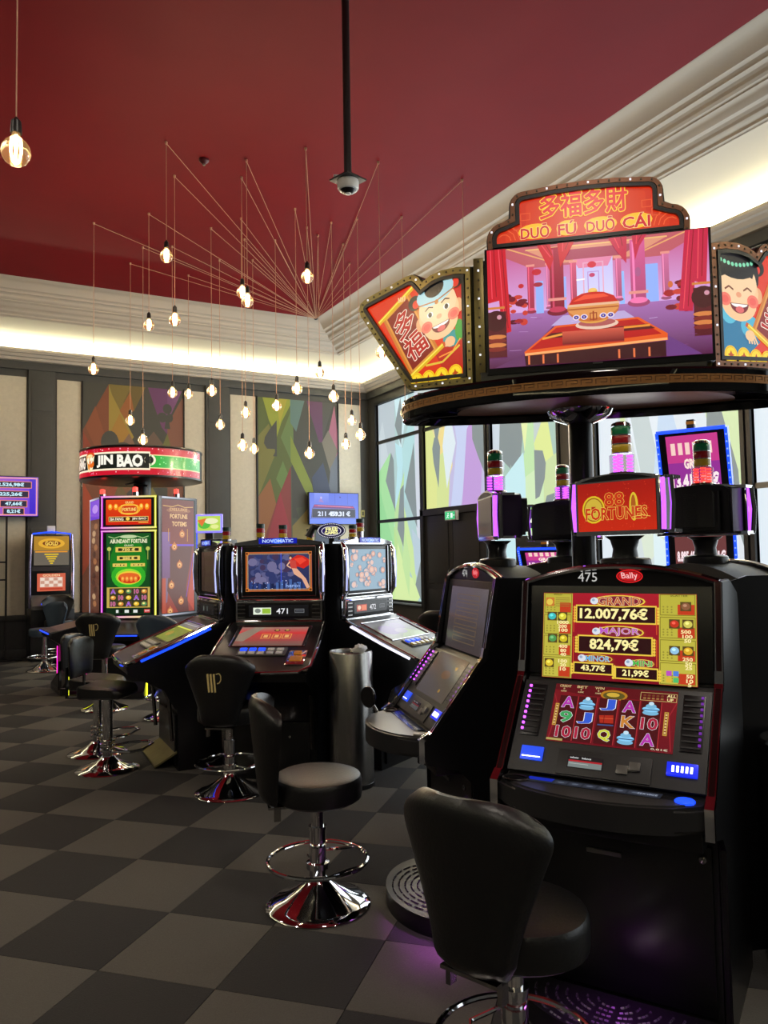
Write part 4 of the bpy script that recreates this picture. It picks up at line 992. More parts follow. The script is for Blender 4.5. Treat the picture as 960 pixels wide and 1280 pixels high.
def art_palace():
    a = Art((35, 15, 940, 535), .90, .518); X0, X1 = 35, 940
    a.grad(35, 15, 940, 300, (200, 84, 140), (220, 170, 230)); a.grad(35, 300, 940, 535, (170, 110, 180), (84, 22, 66))
    a.poly([(35, 15), (940, 15), (760, 110), (220, 110)], (196, 92, 104)); a.poly([(200, 30), (780, 30), (640, 100), (330, 100)], (226, 150, 120)); a.poly([(300, 45), (680, 45), (600, 90), (370, 90)], (170, 60, 90))
    a.line([(200, 30), (780, 30)], 6, (240, 190, 120)).line([(120, 15), (330, 100)], 6, (236, 170, 110)).line([(860, 15), (640, 100)], 6, (236, 170, 110))
    a.grad(400, 90, 560, 300, (200, 190, 250), (225, 225, 255)); a.rect(240, 170, 272, 310, (150, 180, 250)); a.rect(690, 140, 740, 300, (150, 180, 255)); a.rect(585, 160, 605, 300, (150, 190, 255)); a.rect(350, 160, 368, 300, (160, 180, 250))
    a.poly([(400, 90), (560, 90), (540, 130), (420, 130)], (230, 130, 170)); a.frame(440, 110, 520, 290, 5, (236, 170, 200)); a.frame(458, 150, 502, 290, 4, (190, 150, 220))
    for x, w, y1, c in ((205, 28, 300, (206, 60, 96)), (285, 18, 290, (220, 110, 160)), (385, 26, 280, (216, 80, 120)), (570, 24, 280, (216, 100, 150)), (630, 60, 300, (220, 90, 150)), (755, 28, 290, (214, 110, 160)), (300, 58, 310, (170, 24, 60))):
        a.grad(x, 30 if w > 50 else 100, x+w, y1, c, tuple(int(v*.8) for v in c)); a.rect(x+w*.15, 40 if w > 50 else 105, x+w*.3, y1, tuple(min(255, v+40) for v in c))
        a.ell(x+w/2, y1, w*.75, w*.3, tuple(int(v*.75) for v in c)); a.ell(x+w/2, y1-10, w*.6, w*.22, tuple(min(255, v+30) for v in c)); a.rect(x-w*.15, 94 if w < 50 else 250, x+w*1.15, 104 if w < 50 else 262, (236, 150, 140))
    a.ell(475, 120, 18, 14, (214, 30, 60)); a.ell(475, 165, 12, 9, (200, 60, 110)); a.ell(245, 130, 20, 14, (200, 30, 50)); a.ell(178, 185, 12, 10, (200, 40, 50)); a.ell(660, 170, 12, 20, (176, 90, 140)); a.ell(250, 185, 20, 10, (170, 40, 60))
    for x0, sg_ in ((135, 1), (840, -1)):      # carved figures at the sides
        for q in range(16): a.ell(x0+RND.uniform(-15, 60)*sg_, RND.uniform(215, 345), RND.uniform(10, 24), RND.uniform(7, 15), RND.choice([(120, 16, 40), (170, 30, 40), (206, 60, 50), (90, 10, 30), (216, 110, 60)]), n=10)
    red = (206, 24, 44)
    for pts in ([(70, 15), (115, 15), (132, 380), (92, 390)], [(250, 15), (305, 15), (318, 80), (300, 130), (270, 60)], [(335, 15), (405, 15), (380, 60), (345, 120)], [(545, 15), (620, 15), (615, 130), (575, 70)], [(640, 15), (700, 15), (670, 60), (650, 120)],
                [(850, 15), (900, 15), (870, 355), (815, 350)], [(35, 15), (80, 15), (90, 240), (35, 250)], [(885, 15), (940, 15), (925, 250), (875, 230)]):
        a.poly(pts, red if pts[0][0] < 500 else (200, 30, 70)); c0 = ((pts[0][0]*2+pts[1][0])/3, pts[0][1]); c1 = ((pts[2][0]+pts[3][0]*2)/3, min(pts[2][1], pts[3][1])-8)
        a.line([c0, c1], 4, (236, 70, 90)); a.line([((pts[0][0]+pts[1][0]*2)/3, pts[0][1]), ((pts[2][0]*2+pts[3][0])/3, min(pts[2][1], pts[3][1])-16)], 3, (140, 10, 30))
    for x, y in ((62, 330), (905, 300)):
        a.rect(x-32, y-40, x+50, y+160, (90, 20, 34)); a.ell(x+6, y, 46, 46, (70, 16, 28)); a.ell(x+20, y-16, 10, 10, (214, 150, 170)); a.rect(x-36, y-62, x+44, y-52, (214, 130, 60))
        for q in range(4): a.ell(x+6, y+70+q*18, 42, 10, (216, 130, 70) if q % 2 == 0 else (130, 40, 36))
    a.poly([(60, 535), (190, 480), (310, 370), (330, 535)], (104, 50, 100)); a.poly([(760, 535), (740, 470), (650, 370), (900, 535)], (110, 60, 130)); a.poly([(300, 370), (650, 370), (600, 330), (350, 330)], (190, 170, 220))
    for q in range(26): x = RND.uniform(120, 850); y = RND.uniform(320, 520); a.line([(x, y), (x+RND.uniform(10, 60), y+RND.uniform(-4, 4))], 1.5, RND.choice([(190, 140, 200), (140, 70, 130), (220, 190, 240)]))
    a.poly([(185, 490), (760, 470), (760, 535), (190, 535)], (60, 10, 24)); a.poly([(185, 475), (318, 372), (655, 362), (768, 440), (768, 468), (188, 492)], (232, 90, 30)); a.poly([(205, 468), (322, 380), (650, 370), (745, 440)], (190, 20, 24))
    a.poly([(262, 425), (300, 402), (690, 394), (720, 415)], (90, 16, 24)); a.rect(345, 400, 596, 460, (170, 30, 34)); a.grad(345, 400, 596, 455, (214, 90, 70), (120, 20, 30)); a.line([(262, 424), (345, 410)], 9, (240, 160, 60)).line([(596, 402), (700, 400)], 9, (240, 150, 50)).line([(188, 486), (766, 462)], 10, (255, 176, 110))
    for q in range(6): a.rect(200+q*60+(q > 2)*190, 492, 208+q*60+(q > 2)*190, 530, (236, 120, 70))
    a.ell(488, 378, 88, 22, (236, 200, 180)); a.ell(488, 372, 76, 16, (180, 90, 90)); a.ell(475, 352, 62, 22, (226, 160, 70))
    a.ell(475, 310, 106, 56, (206, 110, 50)); a.ell(475, 302, 106, 50, (226, 150, 80)); a.poly([(372, 296), (392, 262), (430, 244), (475, 238), (520, 244), (560, 262), (580, 296)], (204, 28, 20)); a.poly([(392, 276), (440, 250), (520, 250), (540, 264), (440, 270)], (240, 80, 50))
    a.rect(370, 288, 580, 298, (236, 186, 150)); a.rect(372, 306, 578, 312, (180, 90, 40)); a.rect(456, 232, 494, 240, (236, 180, 80)); a.ell(475, 230, 16, 7, (246, 200, 110))
    for x in (405, 437, 515, 545): a.ell(x, 344, 15, 12, (240, 220, 230)); a.ell(x, 344, 10, 8, (60, 40, 170)); a.ell(x, 344, 3, 3, (220, 200, 120))
    a.frame(462, 330, 488, 358, 4, (160, 60, 30)); a.rect(472, 322, 478, 362, (160, 60, 30)); a.line([(410, 184), (445, 182)], 6, (255, 250, 255))
    return a
art_palace().build('palace_picture', SCREEN, tv, (0, -.0315, .005), back=.0)
nb(GREYP).box(-.02, .02, -.033, -.03, -.262, -.255).build('maker_mark', tv)
# --- crown
def arcp(cx, cz, r, a0, a1, n=6): return [(cx+r*math.cos(math.radians(a0+(a1-a0)*i/n)), cz+r*math.sin(math.radians(a0+(a1-a0)*i/n))) for i in range(n+1)]
crown = [(-.425, 2.885), (-.427, 2.93)]+arcp(-.35, 2.955, .078, 180, 95, 5)+[(-.325, 3.045), (-.325, 3.09)]+arcp(-.263, 3.10, .062, 180, 98, 5)+[(-.13, 3.175), (0, 3.179), (.13, 3.175)]+arcp(.263, 3.10, .062, 82, 0, 5)+[(.325, 3.09), (.325, 3.045)]+arcp(.35, 2.955, .078, 85, 0, 5)+[(.427, 2.93), (.425, 2.885)]
crown = crown[::-1]
cr = nb(BLACK).prism(crown, 0, .07, 'y', bev=.003).build('crown_sign', sg, (OX, ysc+.03, 0))
D = marquee(cr, crown, .026, mat('copper_frame', (120, 84, 66), .28, .85), 46)
def fill_art(outline, w, cz):
    return Art((-w/2, -(cz+w/2), w/2, -(cz-w/2)), w, w, clip=False)
a = Art((-.5, -3.5, .5, -2.5), 1., 1., clip=False)
pl = [(x, -z) for x, z in D]
a.poly(pl, (206, 44, 14)); a.poly([(x*.9, -3.0+(y+3.0)*.9) for x, y in pl], (214, 54, 16))
for s_ in (-1, 1):
    for r in (.03, .05, .07): a.line([(s_*(.35-r*math.cos(q)), -2.945-r*math.sin(q)) for q in (0, .6, 1.2, 1.8, 2.4)], .004, (236, 96, 50))
    a.frame(s_*.255-.02, -3.06, s_*.255+.02, -3.03, .004, (226, 84, 40)); a.frame(s_*.29-.015, -3.02, s_*.29+.015, -2.99, .004, (226, 84, 40))
a.halo('多福多財', -.19, -3.135, .175, -3.025, (224, 46, 50), (255, 214, 60), .0062)
for k, (t_, x0, x1) in enumerate((('DUŌ', -.275, -.155), ('FÚ', -.115, -.04), ('DUŌ', .005, .12), ('CÁI', .155, .265))):
    a.ell((x0+x1)/2, -2.975, (x1-x0)*.60, .034, (255, 190, 40)); a.text(t_, x0, -3.005, x1, -2.945, (206, 24, 44), (255, 226, 150), .05, .025)
a.build('crown_picture', SCREEN, cr, (0, -.004, 3.0), back=0)
# --- wings
def unitwing(s_):
    # x from 0 (hinge beside the screen) outwards; z absolute
    w = [(0, 2.315), (.37, 2.343), (.39, 2.352), (.70, 2.775), (.712, 2.81), (.70, 2.842), (.66, 2.862), (.38, 2.907), (.345, 2.906), (.31, 2.885), (.285, 2.855), (.24, 2.872), (.17, 2.880), (.09, 2.872), (0, 2.85)]
    return [(x*s_, z) for x, z in w]
def coins(a, xs, z, r):
    for x in xs:
        a.ell(x, z, r, r, (246, 200, 20)); a.ell(x, z, r*.86, r*.86, (226, 160, 10)); a.ell(x, z, r*.8, r*.8, (250, 214, 40)); a.poly([(x, z-r*.5), (x+r*.16, z-r*.16), (x+r*.5, z), (x+r*.16, z+r*.16), (x, z+r*.5), (x-r*.16, z+r*.16), (x-r*.5, z), (x-r*.16, z-r*.16)], (190, 70, 10))
def child(a, cx, cz, s_, girl=False, tilt=0):
    sk = (250, 200, 150)
    def T(x, z): x *= s_; z *= s_; return (cx+x*math.cos(tilt)-z*math.sin(tilt), cz+x*math.sin(tilt)+z*math.cos(tilt))
    def E(x, z, rx, rz, c, n=20, a0=0, a1=2*PI): a.poly([T(x+rx*math.cos(a0+(a1-a0)*i/n), z+rz*math.sin(a0+(a1-a0)*i/n)) for i in range(n if a1-a0 > 6 else n+1)], c)
    for k in (-1, 1): E(k*56, -34, 18, 16, (24, 20, 22)); E(k*54, -30, 9, 9, (226, 50, 30))
    if girl: E(0, -20, 58, 52, (26, 22, 26))
    for k in (-1, 1): E(k*52, 18, 11, 15, (236, 170, 120))
    E(0, 14, 53, 50, sk); E(0, 34, 46, 34, sk); E(0, -4, 50, 40, (252, 210, 165))
    if girl:
        E(0, -34, 52, 26, (26, 22, 26)); a.poly([T(-50, -34), T(50, -34), T(40, -12), T(18, -18), T(-18, -18), T(-42, -10)], (26, 22, 26))
        for k in range(9): E(-40+k*10, -40+6*math.sin(PI*k/8), 4, 4, (130, 220, 180), n=8)
    else:
        E(0, -34, 50, 26, (170, 214, 222)); E(0, -44, 26, 20, (22, 22, 26)); a.line([T(-50, -22), T(0, -14), T(50, -22)], 3*s_, (170, 110, 60)); E(0, -12, 5, 5, (190, 120, 50))
    for k in (-1, 1):
        E(k*36, 30, 15, 12, (244, 120, 100)); E(k*36, 30, 9, 7, (240, 96, 84))
        if girl: a.line([T(k*24-11, 12), T(k*24, 6), T(k*24+11, 12)], 3.2*s_, (120, 60, 40))
        else: E(k*22, 8, 8, 6, (250, 250, 250)); E(k*22, 8, 5, 5.5, (40, 30, 30)); a.line([T(k*22-11, -4), T(k*22, -9), T(k*22+11, -4)], 2.6*s_, (50, 30, 24))
    E(0, 20, 7, 5, (236, 160, 120)); E(0, 36, 24, 18, (120, 20, 30), a0=0, a1=PI); E(0, 37, 21, 6, (255, 255, 250), a0=0, a1=PI); E(0, 47, 11, 6, (226, 100, 100))
def scroll(a, cx, cz, w, h, tilt, txt, size):
    def T(x, z): return (cx+x*math.cos(tilt)-z*math.sin(tilt), cz+x*math.sin(tilt)+z*math.cos(tilt))
    def R(x0, z0, x1, z1, c): a.poly([T(x0, z0), T(x1, z0), T(x1, z1), T(x0, z1)], c)
    R(-w/2, -h/2, w/2, h/2, (206, 120, 40)); R(-w/2+.014, -h/2, w/2-.014, h/2, (226, 150, 60)); R(-w/2+.024, -h/2+.02, w/2-.024, h/2-.02, (136, 26, 18))
    for k in (-1, 1): R(-w/2-.03, k*h/2-.012, w/2+.03, k*h/2+.012, (226, 176, 20)); R(-w/2-.03, k*h/2-.008, w/2+.03, k*h/2-.001, (255, 230, 90)); R(-w/2-.042, k*h/2-.010, -w/2-.028, k*h/2+.010, (206, 80, 20)); R(w/2+.028, k*h/2-.010, w/2+.042, k*h/2+.010, (206, 80, 20))
    n = len(txt)
    for i, ch in enumerate(txt):
        zc_ = (i-(n-1)/2)*size*1.08; c = T(0, zc_); a.halo(ch, c[0]-size/2, c[1]-size/2, c[0]+size/2, c[1]+size/2, (186, 26, 20), (255, 236, 220), .0062, rot=tilt)
for s_ in (-1, 1):
    ol = unitwing(s_)
    if s_ < 0: ol = ol
    else: ol = ol[::-1]
    ang = math.radians(30 if s_ < 0 else 40)*s_
    wg = nb(BLACK).prism(ol, 0, .06, 'y', bev=.003).build('wing_sign', sg, (OX+s_*.492, ysc+.035, 0), (0, 0, ang))
    D = marquee(wg, ol, .034, GOLDM if s_ < 0 else mat('copper_frame', (120, 84, 66), .28, .85), 52)
    a = Art((-.8, -3.5, .8, -1.9), 1.6, 1.6, clip=False); pl = [(x, .02-z) for x, z in D]
    a.poly(pl, (222, 46, 14))
    if s_ < 0:
        a.poly([(-.06, -2.84), (-.28, -2.81), (-.20, -2.66), (-.06, -2.60)], (200, 30, 24)); a.poly([(-.06, -2.62), (-.10, -2.56), (-.22, -2.47), (-.16, -2.36), (-.065, -2.36)], (190, 30, 20))
        a.ell(-.125, -2.53, .05, .04, (40, 150, 150)); a.ell(-.08, -2.56, .024, .05, (60, 160, 60)); a.line([(-.28, -2.43), (-.18, -2.43), (-.08, -2.49)], .010, (226, 190, 60)); a.line([(-.2, -2.455), (-.12, -2.47), (-.075, -2.52)], .006, (255, 160, 60))
        scroll(a, -.375, -2.60, .20, .36, -.52, '多福', .125)
        child(a, -.20, -2.69, .00225, False, -.20)
        a.ell(-.13, -2.515, .030, .024, (246, 190, 140)); [a.line([(-.148+k*.012, -2.53), (-.155+k*.014, -2.495)], .010, (246, 190, 140)) for k in range(4)]
        [a.line([(-.435+k*.011, -2.765), (-.44+k*.014, -2.79)], .008, (250, 200, 150)) for k in range(4)]
        coins(a, (-.105, -.185, -.262, -.335), -2.365, .040)
    else:
        a.poly([(.06, -2.62), (.12, -2.60), (.3, -2.44), (.2, -2.36), (.062, -2.36)], (40, 120, 160)); a.ell(.11, -2.55, .05, .05, (90, 190, 216)); a.ell(.24, -2.50, .06, .05, (80, 180, 210))
        child(a, .17, -2.68, .0024, True, -.05)
        scroll(a, .42, -2.60, .20, .36, .50, '財多', .125)
        a.ell(.23, -2.46, .03, .024, (246, 200, 150)); [a.line([(.22+k*.012, -2.46), (.225+k*.017, -2.425)], .009, (246, 200, 150)) for k in range(4)]
        coins(a, (.105, .185, .262, .335), -2.365, .040)
    a.build('wing_picture', SCREEN, wg, (0, -.004, 2.72), back=0)

# ================================================================== BANK WITH CHROME DISPLAY COLUMNS (470, 471, 472)
def art_hero():
    a = Art((175, 235, 400, 380), .47, .30); a.grad(175, 235, 400, 380, (60, 60, 96), (26, 40, 84))
    for c, n in (((70, 76, 122), 26), ((92, 92, 134), 16), ((48, 56, 104), 26), ((66, 52, 84), 10), ((112, 108, 146), 8)): bokeh(a, n, 190, 250, 330, 345, 6, 18, [c])
    for k in range(14): x = 188+k*15; a.rect(x, 352-RND.uniform(0, 20), x+9, 378, RND.choice([(40, 60, 120), (70, 100, 160), (24, 34, 70)]))
    bokeh(a, 26, 190, 340, 390, 376, .8, 2, [(220, 220, 255), (120, 170, 255)]); a.line([(296, 238), (296, 345)], 2, (70, 90, 240))
    a.poly([(330, 262), (352, 248), (372, 252), (395, 268), (392, 284), (372, 298), (352, 290), (336, 300), (326, 282)], (206, 40, 30)); a.poly([(340, 262), (368, 256), (382, 268), (360, 284)], (236, 70, 50))
    a.ell(328, 256, 6, 7, (60, 40, 40)); a.ell(328, 259, 4, 5, (230, 180, 150)); a.poly([(322, 266), (346, 268), (350, 300), (330, 298)], (200, 70, 60)); a.poly([(332, 296), (350, 298), (380, 335), (392, 366), (382, 370), (366, 336), (340, 318)], (226, 170, 140)); a.line([(326, 272), (316, 286), (330, 296)], 4, (230, 180, 150))
    a.text('hero', 312, 352, 352, 366, (150, 180, 240)); a.frame(178, 238, 397, 377, 5, (190, 100, 40)); a.frame(183, 243, 392, 372, 1.2, (240, 200, 120)); 
    for x in (180, 395):
        for y in (241, 374): a.ell(x, y, 8, 8, (200, 120, 50)); a.ell(x, y, 4, 4, (90, 40, 20))
    return a
def art_bubbles():
    a = Art((0, 0, 135, 150), .47, .32); a.rect(0, 0, 135, 150, (128, 158, 178))
    for _ in range(52):
        x, y, r = RND.uniform(4, 131), RND.uniform(4, 146), RND.uniform(5, 13)
        a.ell(x, y, r*.9, r*1.2, (96, 130, 158)); a.ell(x, y, r*.74, r*1.02, RND.choice([(214, 160, 140), (206, 176, 170), (196, 140, 120)])); a.ell(x, y, r*.4, r*.55, (224, 180, 160))
    return a
def lowart(kind):
    a = Art((0, 0, 200, 110), .46, .26)
    if kind == 471:
        a.grad(0, 0, 200, 110, (214, 60, 60), (120, 70, 60)); a.grad(0, 0, 200, 40, (150, 110, 100), (206, 40, 44)); a.poly([(0, 40), (40, 0), (70, 0), (10, 110), (0, 110)], (140, 120, 104))
        a.ell(110, 20, 9, 7, (90, 50, 30)); a.ell(140, 20, 9, 7, (90, 50, 30)); a.ell(110, 18, 5, 4, (200, 160, 80)); a.ell(140, 18, 5, 4, (200, 160, 80))
        for x in (72, 104, 134): a.frame(x, 42, x+24, 68, 3, (220, 140, 70)); a.rect(x+6, 48, x+18, 62, (226, 170, 100))
        a.grad(0, 84, 200, 110, (140, 76, 66), (110, 84, 70))
    elif kind == 472:
        a.grad(0, 0, 200, 110, (116, 112, 120), (140, 148, 116)); a.ell(60, 56, 44, 30, (124, 106, 140)); a.ell(130, 40, 36, 22, (126, 116, 136)); a.poly([(60, 110), (140, 60), (200, 90), (200, 110)], (150, 168, 110)); a.ell(110, 70, 30, 16, (150, 140, 150))
    else:
        a.grad(0, 0, 200, 110, (126, 116, 136), (126, 124, 44)); a.grad(0, 36, 200, 110, (136, 136, 50), (106, 112, 40)); a.rect(0, 30, 200, 36, (236, 240, 90)); a.ell(60, 74, 26, 14, (170, 130, 50)); a.ell(120, 80, 20, 12, (90, 120, 50)); a.rect(0, 10, 200, 12, (200, 200, 210))
    return a
BK = 1.09
def chrome_slot(label, loc, h, number, kind, glow=None, depth=.2, plate=False):
    t = thing('slot_machine', label, 'slot machine', (*cw(loc[0]*BK, loc[1]*BK), 0), head(h), 'chrome-framed slot machines with numbers 471 and 472')
    t.scale = (BK, BK, 1)
    hw = .315
    body = [(-.33, 0), (-.33, .42), (-.42, .60), (-.66, .735), (-.67, .79), (-.05, 1.065), (.0, 1.08), (.0, 1.66), (depth, 1.66), (depth, 0)]
    nb(BLACK).prism(body, -hw, hw, 'x', bev=.004).build('cabinet_body', t)
    # display
    d = nb(BLACK).box(-.285, .285, -.03, .01, 1.255, 1.655, bev=.005).build('upper_display', t)
    if kind == 471: art_hero().build('game_screen', SCREEN, d, (0, -.0325, 1.455), back=.002)
    elif kind == 472: art_bubbles().build('game_screen', SCREEN, d, (0, -.0325, 1.455), back=.002)
    else: art_dim(.45, .32, (130, 96, 80), 3, (120, 110, 60)).build('game_screen', DIM, d, (0, -.0325, 1.455), back=.002)
    fr = nb(CHROME)
    for s_ in (-1, 1): fr.tube([(s_*.262, -.036, 1.27), (s_*.262, -.036, 1.645)], .004, n=6)
    fr.tube([(-.262, -.036, 1.645), (.262, -.036, 1.645)], .004, n=6).tube([(-.262, -.036, 1.27), (.262, -.036, 1.27)], .004, n=6).build('screen_trim', d)
    for s_ in (-1, 1):
        nb(CHROME).tube([(s_*.30, -.02, 1.235), (s_*.306, -.045, 1.30), (s_*.308, -.052, 1.46), (s_*.306, -.045, 1.62), (s_*.30, -.02, 1.668)], [.016, .024, .026, .024, .014], n=12).build('chrome_column', t)
        nb(mat('cool_white_led', (180, 190, 255), .3, emit=(190, 200, 255), es=.9)).tube([(s_*.318, -.066, 1.30), (s_*.320, -.073, 1.46), (s_*.318, -.066, 1.61)], .006, n=6).build('column_light', t)
    N = 12; arc = [(-.31+.62*i/N, 1.675+.030*(1-(2*i/N-1)**2)) for i in range(N+1)]
    nb(CHROME).prism([(-.31, 1.655)]+arc+[(.31, 1.655)], -.05, .06, 'y', bev=.006).build('crest', t)
    a = Art((0, 0, 120, 18), .27, .042); a.rect(0, 0, 120, 18, (16, 30, 170)); a.ell(60, 9, 22, 9, (60, 110, 255)); a.text('NOVOMATIC', 12, 4, 108, 14, (190, 215, 255), bold=.03)
    a.build('lit_logo_strip', SCREEN, t, (0, -.056, 1.686), back=.012)
    # middle panel
    md = nb(CHROME).box(-.305, .305, -.045, .0, 1.085, 1.235, bev=.006).build('middle_panel', t)
    nb(BLACK).box(-.292, .292, -.050, -.04, 1.10, 1.222, bev=.003).build('panel_face', md)
    v = nb(STEEL)
    for s_ in (-1, 1):
        for k in range(4): v.box(s_*.262-.026, s_*.262+.026, -.055, -.049, 1.108+k*.03, 1.118+k*.03)
    prop(v.build('side_vents', md), kind='stuff')
    a = Art((0, 0, 400, 80), .42, .085); a.rect(0, 0, 400, 80, (16, 16, 18))
    if kind == 470: a.rect(100, 24, 130, 60, (90, 96, 90)); a.rect(200, 20, 226, 56, (70, 80, 76))
    else:
        a.rect(30, 18, 150, 66, (230, 240, 220) if kind == 471 else (180, 60, 40)); a.rect(90, 24, 146, 60, (150, 190, 60) if kind == 471 else (230, 120, 80)); a.ell(60, 40, 20, 16, (120, 130, 120) if kind == 471 else (240, 200, 170))
        a.text(number, 186, 24, 262, 62, (225, 225, 230), bold=.01); a.frame(310, 30, 370, 54, 4, (110, 112, 116)); a.rect(316, 36, 364, 48, (70, 72, 78))
    a.build('number_panel', SCREEN, md, (0, -.0515, 1.161), back=.001)
    nb(CHROME).tube([(-.30, -.035, 1.243), (.30, -.035, 1.243)], .008, n=8).tube([(-.30, -.05, 1.078), (.30, -.05, 1.078)], .008, n=8).build('panel_rails', t)
    # sloping touch screen and deck
    p, r, L = slope((-.665, .80), (-.055, 1.070))
    lo = nb(BLACK).box(-.325, .325, -.012, .006, -L/2, L/2, bev=.010).build('lower_console', t, p, r)
    lowart(kind).build('touch_screen', SCREEN if kind == 471 else SCREEN2, lo, (0, -.0135, .115), back=.001)
    c = nb(CHROME)
    out = [(-.325, L/2-.01), (-.335, -.02), (-.33, -L/2+.06), (-.27, -L/2-.005), (0, -L/2-.02), (.27, -L/2-.005), (.33, -L/2+.06), (.335, -.02), (.325, L/2-.01)]
    c.tube([(x, -.006, z) for x, z in out], .0125, n=8).tube([(-.25, -.014, .255), (.25, -.014, .255)], .005, n=6).tube([(-.25, -.014, -.025), (.25, -.014, -.025)], .005, n=6)
    c.tube([(-.25, -.014, -.025), (-.25, -.014, .255)], .005, n=6).tube([(.25, -.014, -.025), (.25, -.014, .255)], .005, n=6); c.build('console_trim', lo)
    kb = nb(GREYP).box(-.17, .15, -.022, -.01, -.15, -.05, bev=.004).build('button_bank', lo)
    for row in range(2):
        for k in range(5):
            nb(LEDB if (row == 1 and k < 3 and kind != 470) else (SEG['yellow'] if kind == 472 and row == 0 else WHITEP)).box(-.155+k*.06, -.112+k*.06, -.030, -.021, -.142+row*.045, -.112+row*.045, bev=.003).build('button', kb)
    bz = nb(CHROME).box(.17, .29, -.024, -.01, -.27, -.09, bev=.010).build('bill_acceptor', lo)
    nb(SEG['amber']).box(.19, .27, -.028, -.022, -.23, -.17, bev=.004).box(.205, .255, -.032, -.022, -.15, -.11, bev=.003).build('acceptor_mouth', bz)
    if glow:
        pass
        for s_ in (-1, 1): nb(glow).tube([(s_*.338, .012, .27), (s_*.343, .014, -.02), (s_*.338, .012, -L/2+.09)], .008, n=6).build("edge_light", lo)
        for s_ in (-1, 1): nb(glow).tube([(s_*.10, .016, -L/2-.012), (s_*.25, .015, -L/2+.005)], .011, n=6).build("edge_light", lo)
    # lower front
    bd = nb(BLACK).box(-.27, .27, -.345, -.325, .04, .40, bev=.006).build('belly_door', t)
    nb(STEEL).lathe([(0, 0), (.012, 0), (.010, .010), (0, .011)], n=12).build('door_lock', bd, (.14, -.345, .30), (PI/2, 0, 0))
    for s_ in (-1, 1):
        nb(STEEL).tube([(s_*.29, -.44, .66), (s_*.29, -.385, .52), (s_*.29, -.365, .22)], .014, n=4).build('side_bracket', t)
    a = Art((0, 0, 30, 20), .07, .05); a.rect(0, 0, 30, 20, (30, 34, 90)); a.rect(6, 4, 12, 16, (90, 110, 230)); a.build('status_light', SCREEN, t, (-.12, -.392, .50), (math.atan2(.09, .18)*-1, 0, 0), back=.002)
    if plate:
        nb(mat('tread_plate_metal', (136, 128, 88), .4, .75, noise=.35, scale=18)).faces([(-.24, -.56, .015), (.16, -.60, .015), (.16, -.31, .11), (-.24, -.31, .11), (-.24, -.56, .0), (.16, -.60, .0), (.16, -.31, .095), (-.24, -.31, .095)],
            [(0, 1, 2, 3), (7, 6, 5, 4), (0, 4, 5, 1), (1, 5, 6, 2), (2, 6, 7, 3), (3, 7, 4, 0)])
    # tower
    tl = nb(CHROME).lathe([(0, 0), (.035, 0), (.035, .01), (0, .01)], (.0, .10, 1.705), n=14).build('tower_light', t)
    for k, cc in enumerate(('yellow', 'red', 'green')):
        nb(SEG[cc] if cc != 'green' else mat('dark_green_cap', (24, 50, 44), .3)).lathe([(0, 0), (.030, 0), (.030, .030), (0, .030)], (0, .10, 1.716+k*.033), n=14).build('signal_segment', tl)
    return t
LEDS = mat('soft_white_led', (220, 220, 235), .3, emit=(235, 235, 255), es=1.3)
SCREEN2 = artmat('half_dim_screen', .75, .15)
chrome_slot('black and chrome slot machine 471 facing us with a caped figure on its screen', (-.735, 5.46), 186, '471', 471, depth=.16)
chrome_slot('black and chrome slot machine 472 turned right with pale bubbles on its screen', (-.15, 5.72), 123, '472', 472, LEDS, depth=.14)
m470 = chrome_slot('black and chrome slot machine turned left with blue glowing edge, beside 471', (-1.27, 5.78), 243, '470', 470, LEDB, depth=.12)
# sloping metal foot plate of the left machine
fpm = mat('tread_plate_metal', (150, 142, 96), .42, .7, noise=.35, scale=18)
b = nb(fpm); b.faces([(-.40, -.45, .022), (.18, -.46, .022), (.30, -.335, .14), (-.22, -.335, .14), (-.40, -.45, .008), (.18, -.46, .008), (.30, -.335, .126), (-.22, -.335, .126)],
    [(0, 1, 2, 3), (7, 6, 5, 4), (0, 4, 5, 1), (1, 5, 6, 2), (2, 6, 7, 3), (3, 7, 4, 0)]); b.build('foot_plate', m470, smooth=0)
# oval sign between 471 and 472 and its bracket
t = thing('oval_sign', 'oval dark sign reading FREE GAMES with studded rim between machines 471 and 472', 'sign', (*cw(-.385*BK, 5.66*BK), 0), head(178)); t.scale = (BK, BK, 1)
def ov(rx, rz, z, n=32): return [(rx*math.cos(2*PI*k/n), z+rz*math.sin(2*PI*k/n)) for k in range(n)]
nb(BLACK).prism(ov(.105, .062, 1.765), -.02, .02, 'y', bev=.004).build('sign_body', t)
nb(BLACK).box(-.02, .02, -.005, .015, 0, 1.71).build('sign_post', t)
a = Art((0, 0, 210, 124), .21, .124, clip=False); a.ell(105, 62, 103, 60, (30, 24, 60), n=40)
for k in range(44): a.ell(105+96*math.cos(2*PI*k/44), 62+54*math.sin(2*PI*k/44), 3.6, 3.6, (235, 235, 240), n=8)
a.ell(105, 64, 72, 38, (230, 225, 240), n=32); a.ell(105, 64, 67, 34, (40, 30, 90), n=32)
a.text('FREE', 66, 36, 150, 62, (255, 250, 170), (255, 255, 255), .03, .04, rot=-.08); a.text('GAMES', 58, 64, 152, 90, (255, 250, 170), (255, 255, 255), .03, .04, rot=-.06)
a.build('sign_face', SCREEN, t, (0, -.021, 1.765), back=0)
nb(MATTE).tube([(-.17, .02, 1.72), (-.13, .02, 1.80), (-.05, .03, 1.78)], .028, n=8).build('support_arm', t)
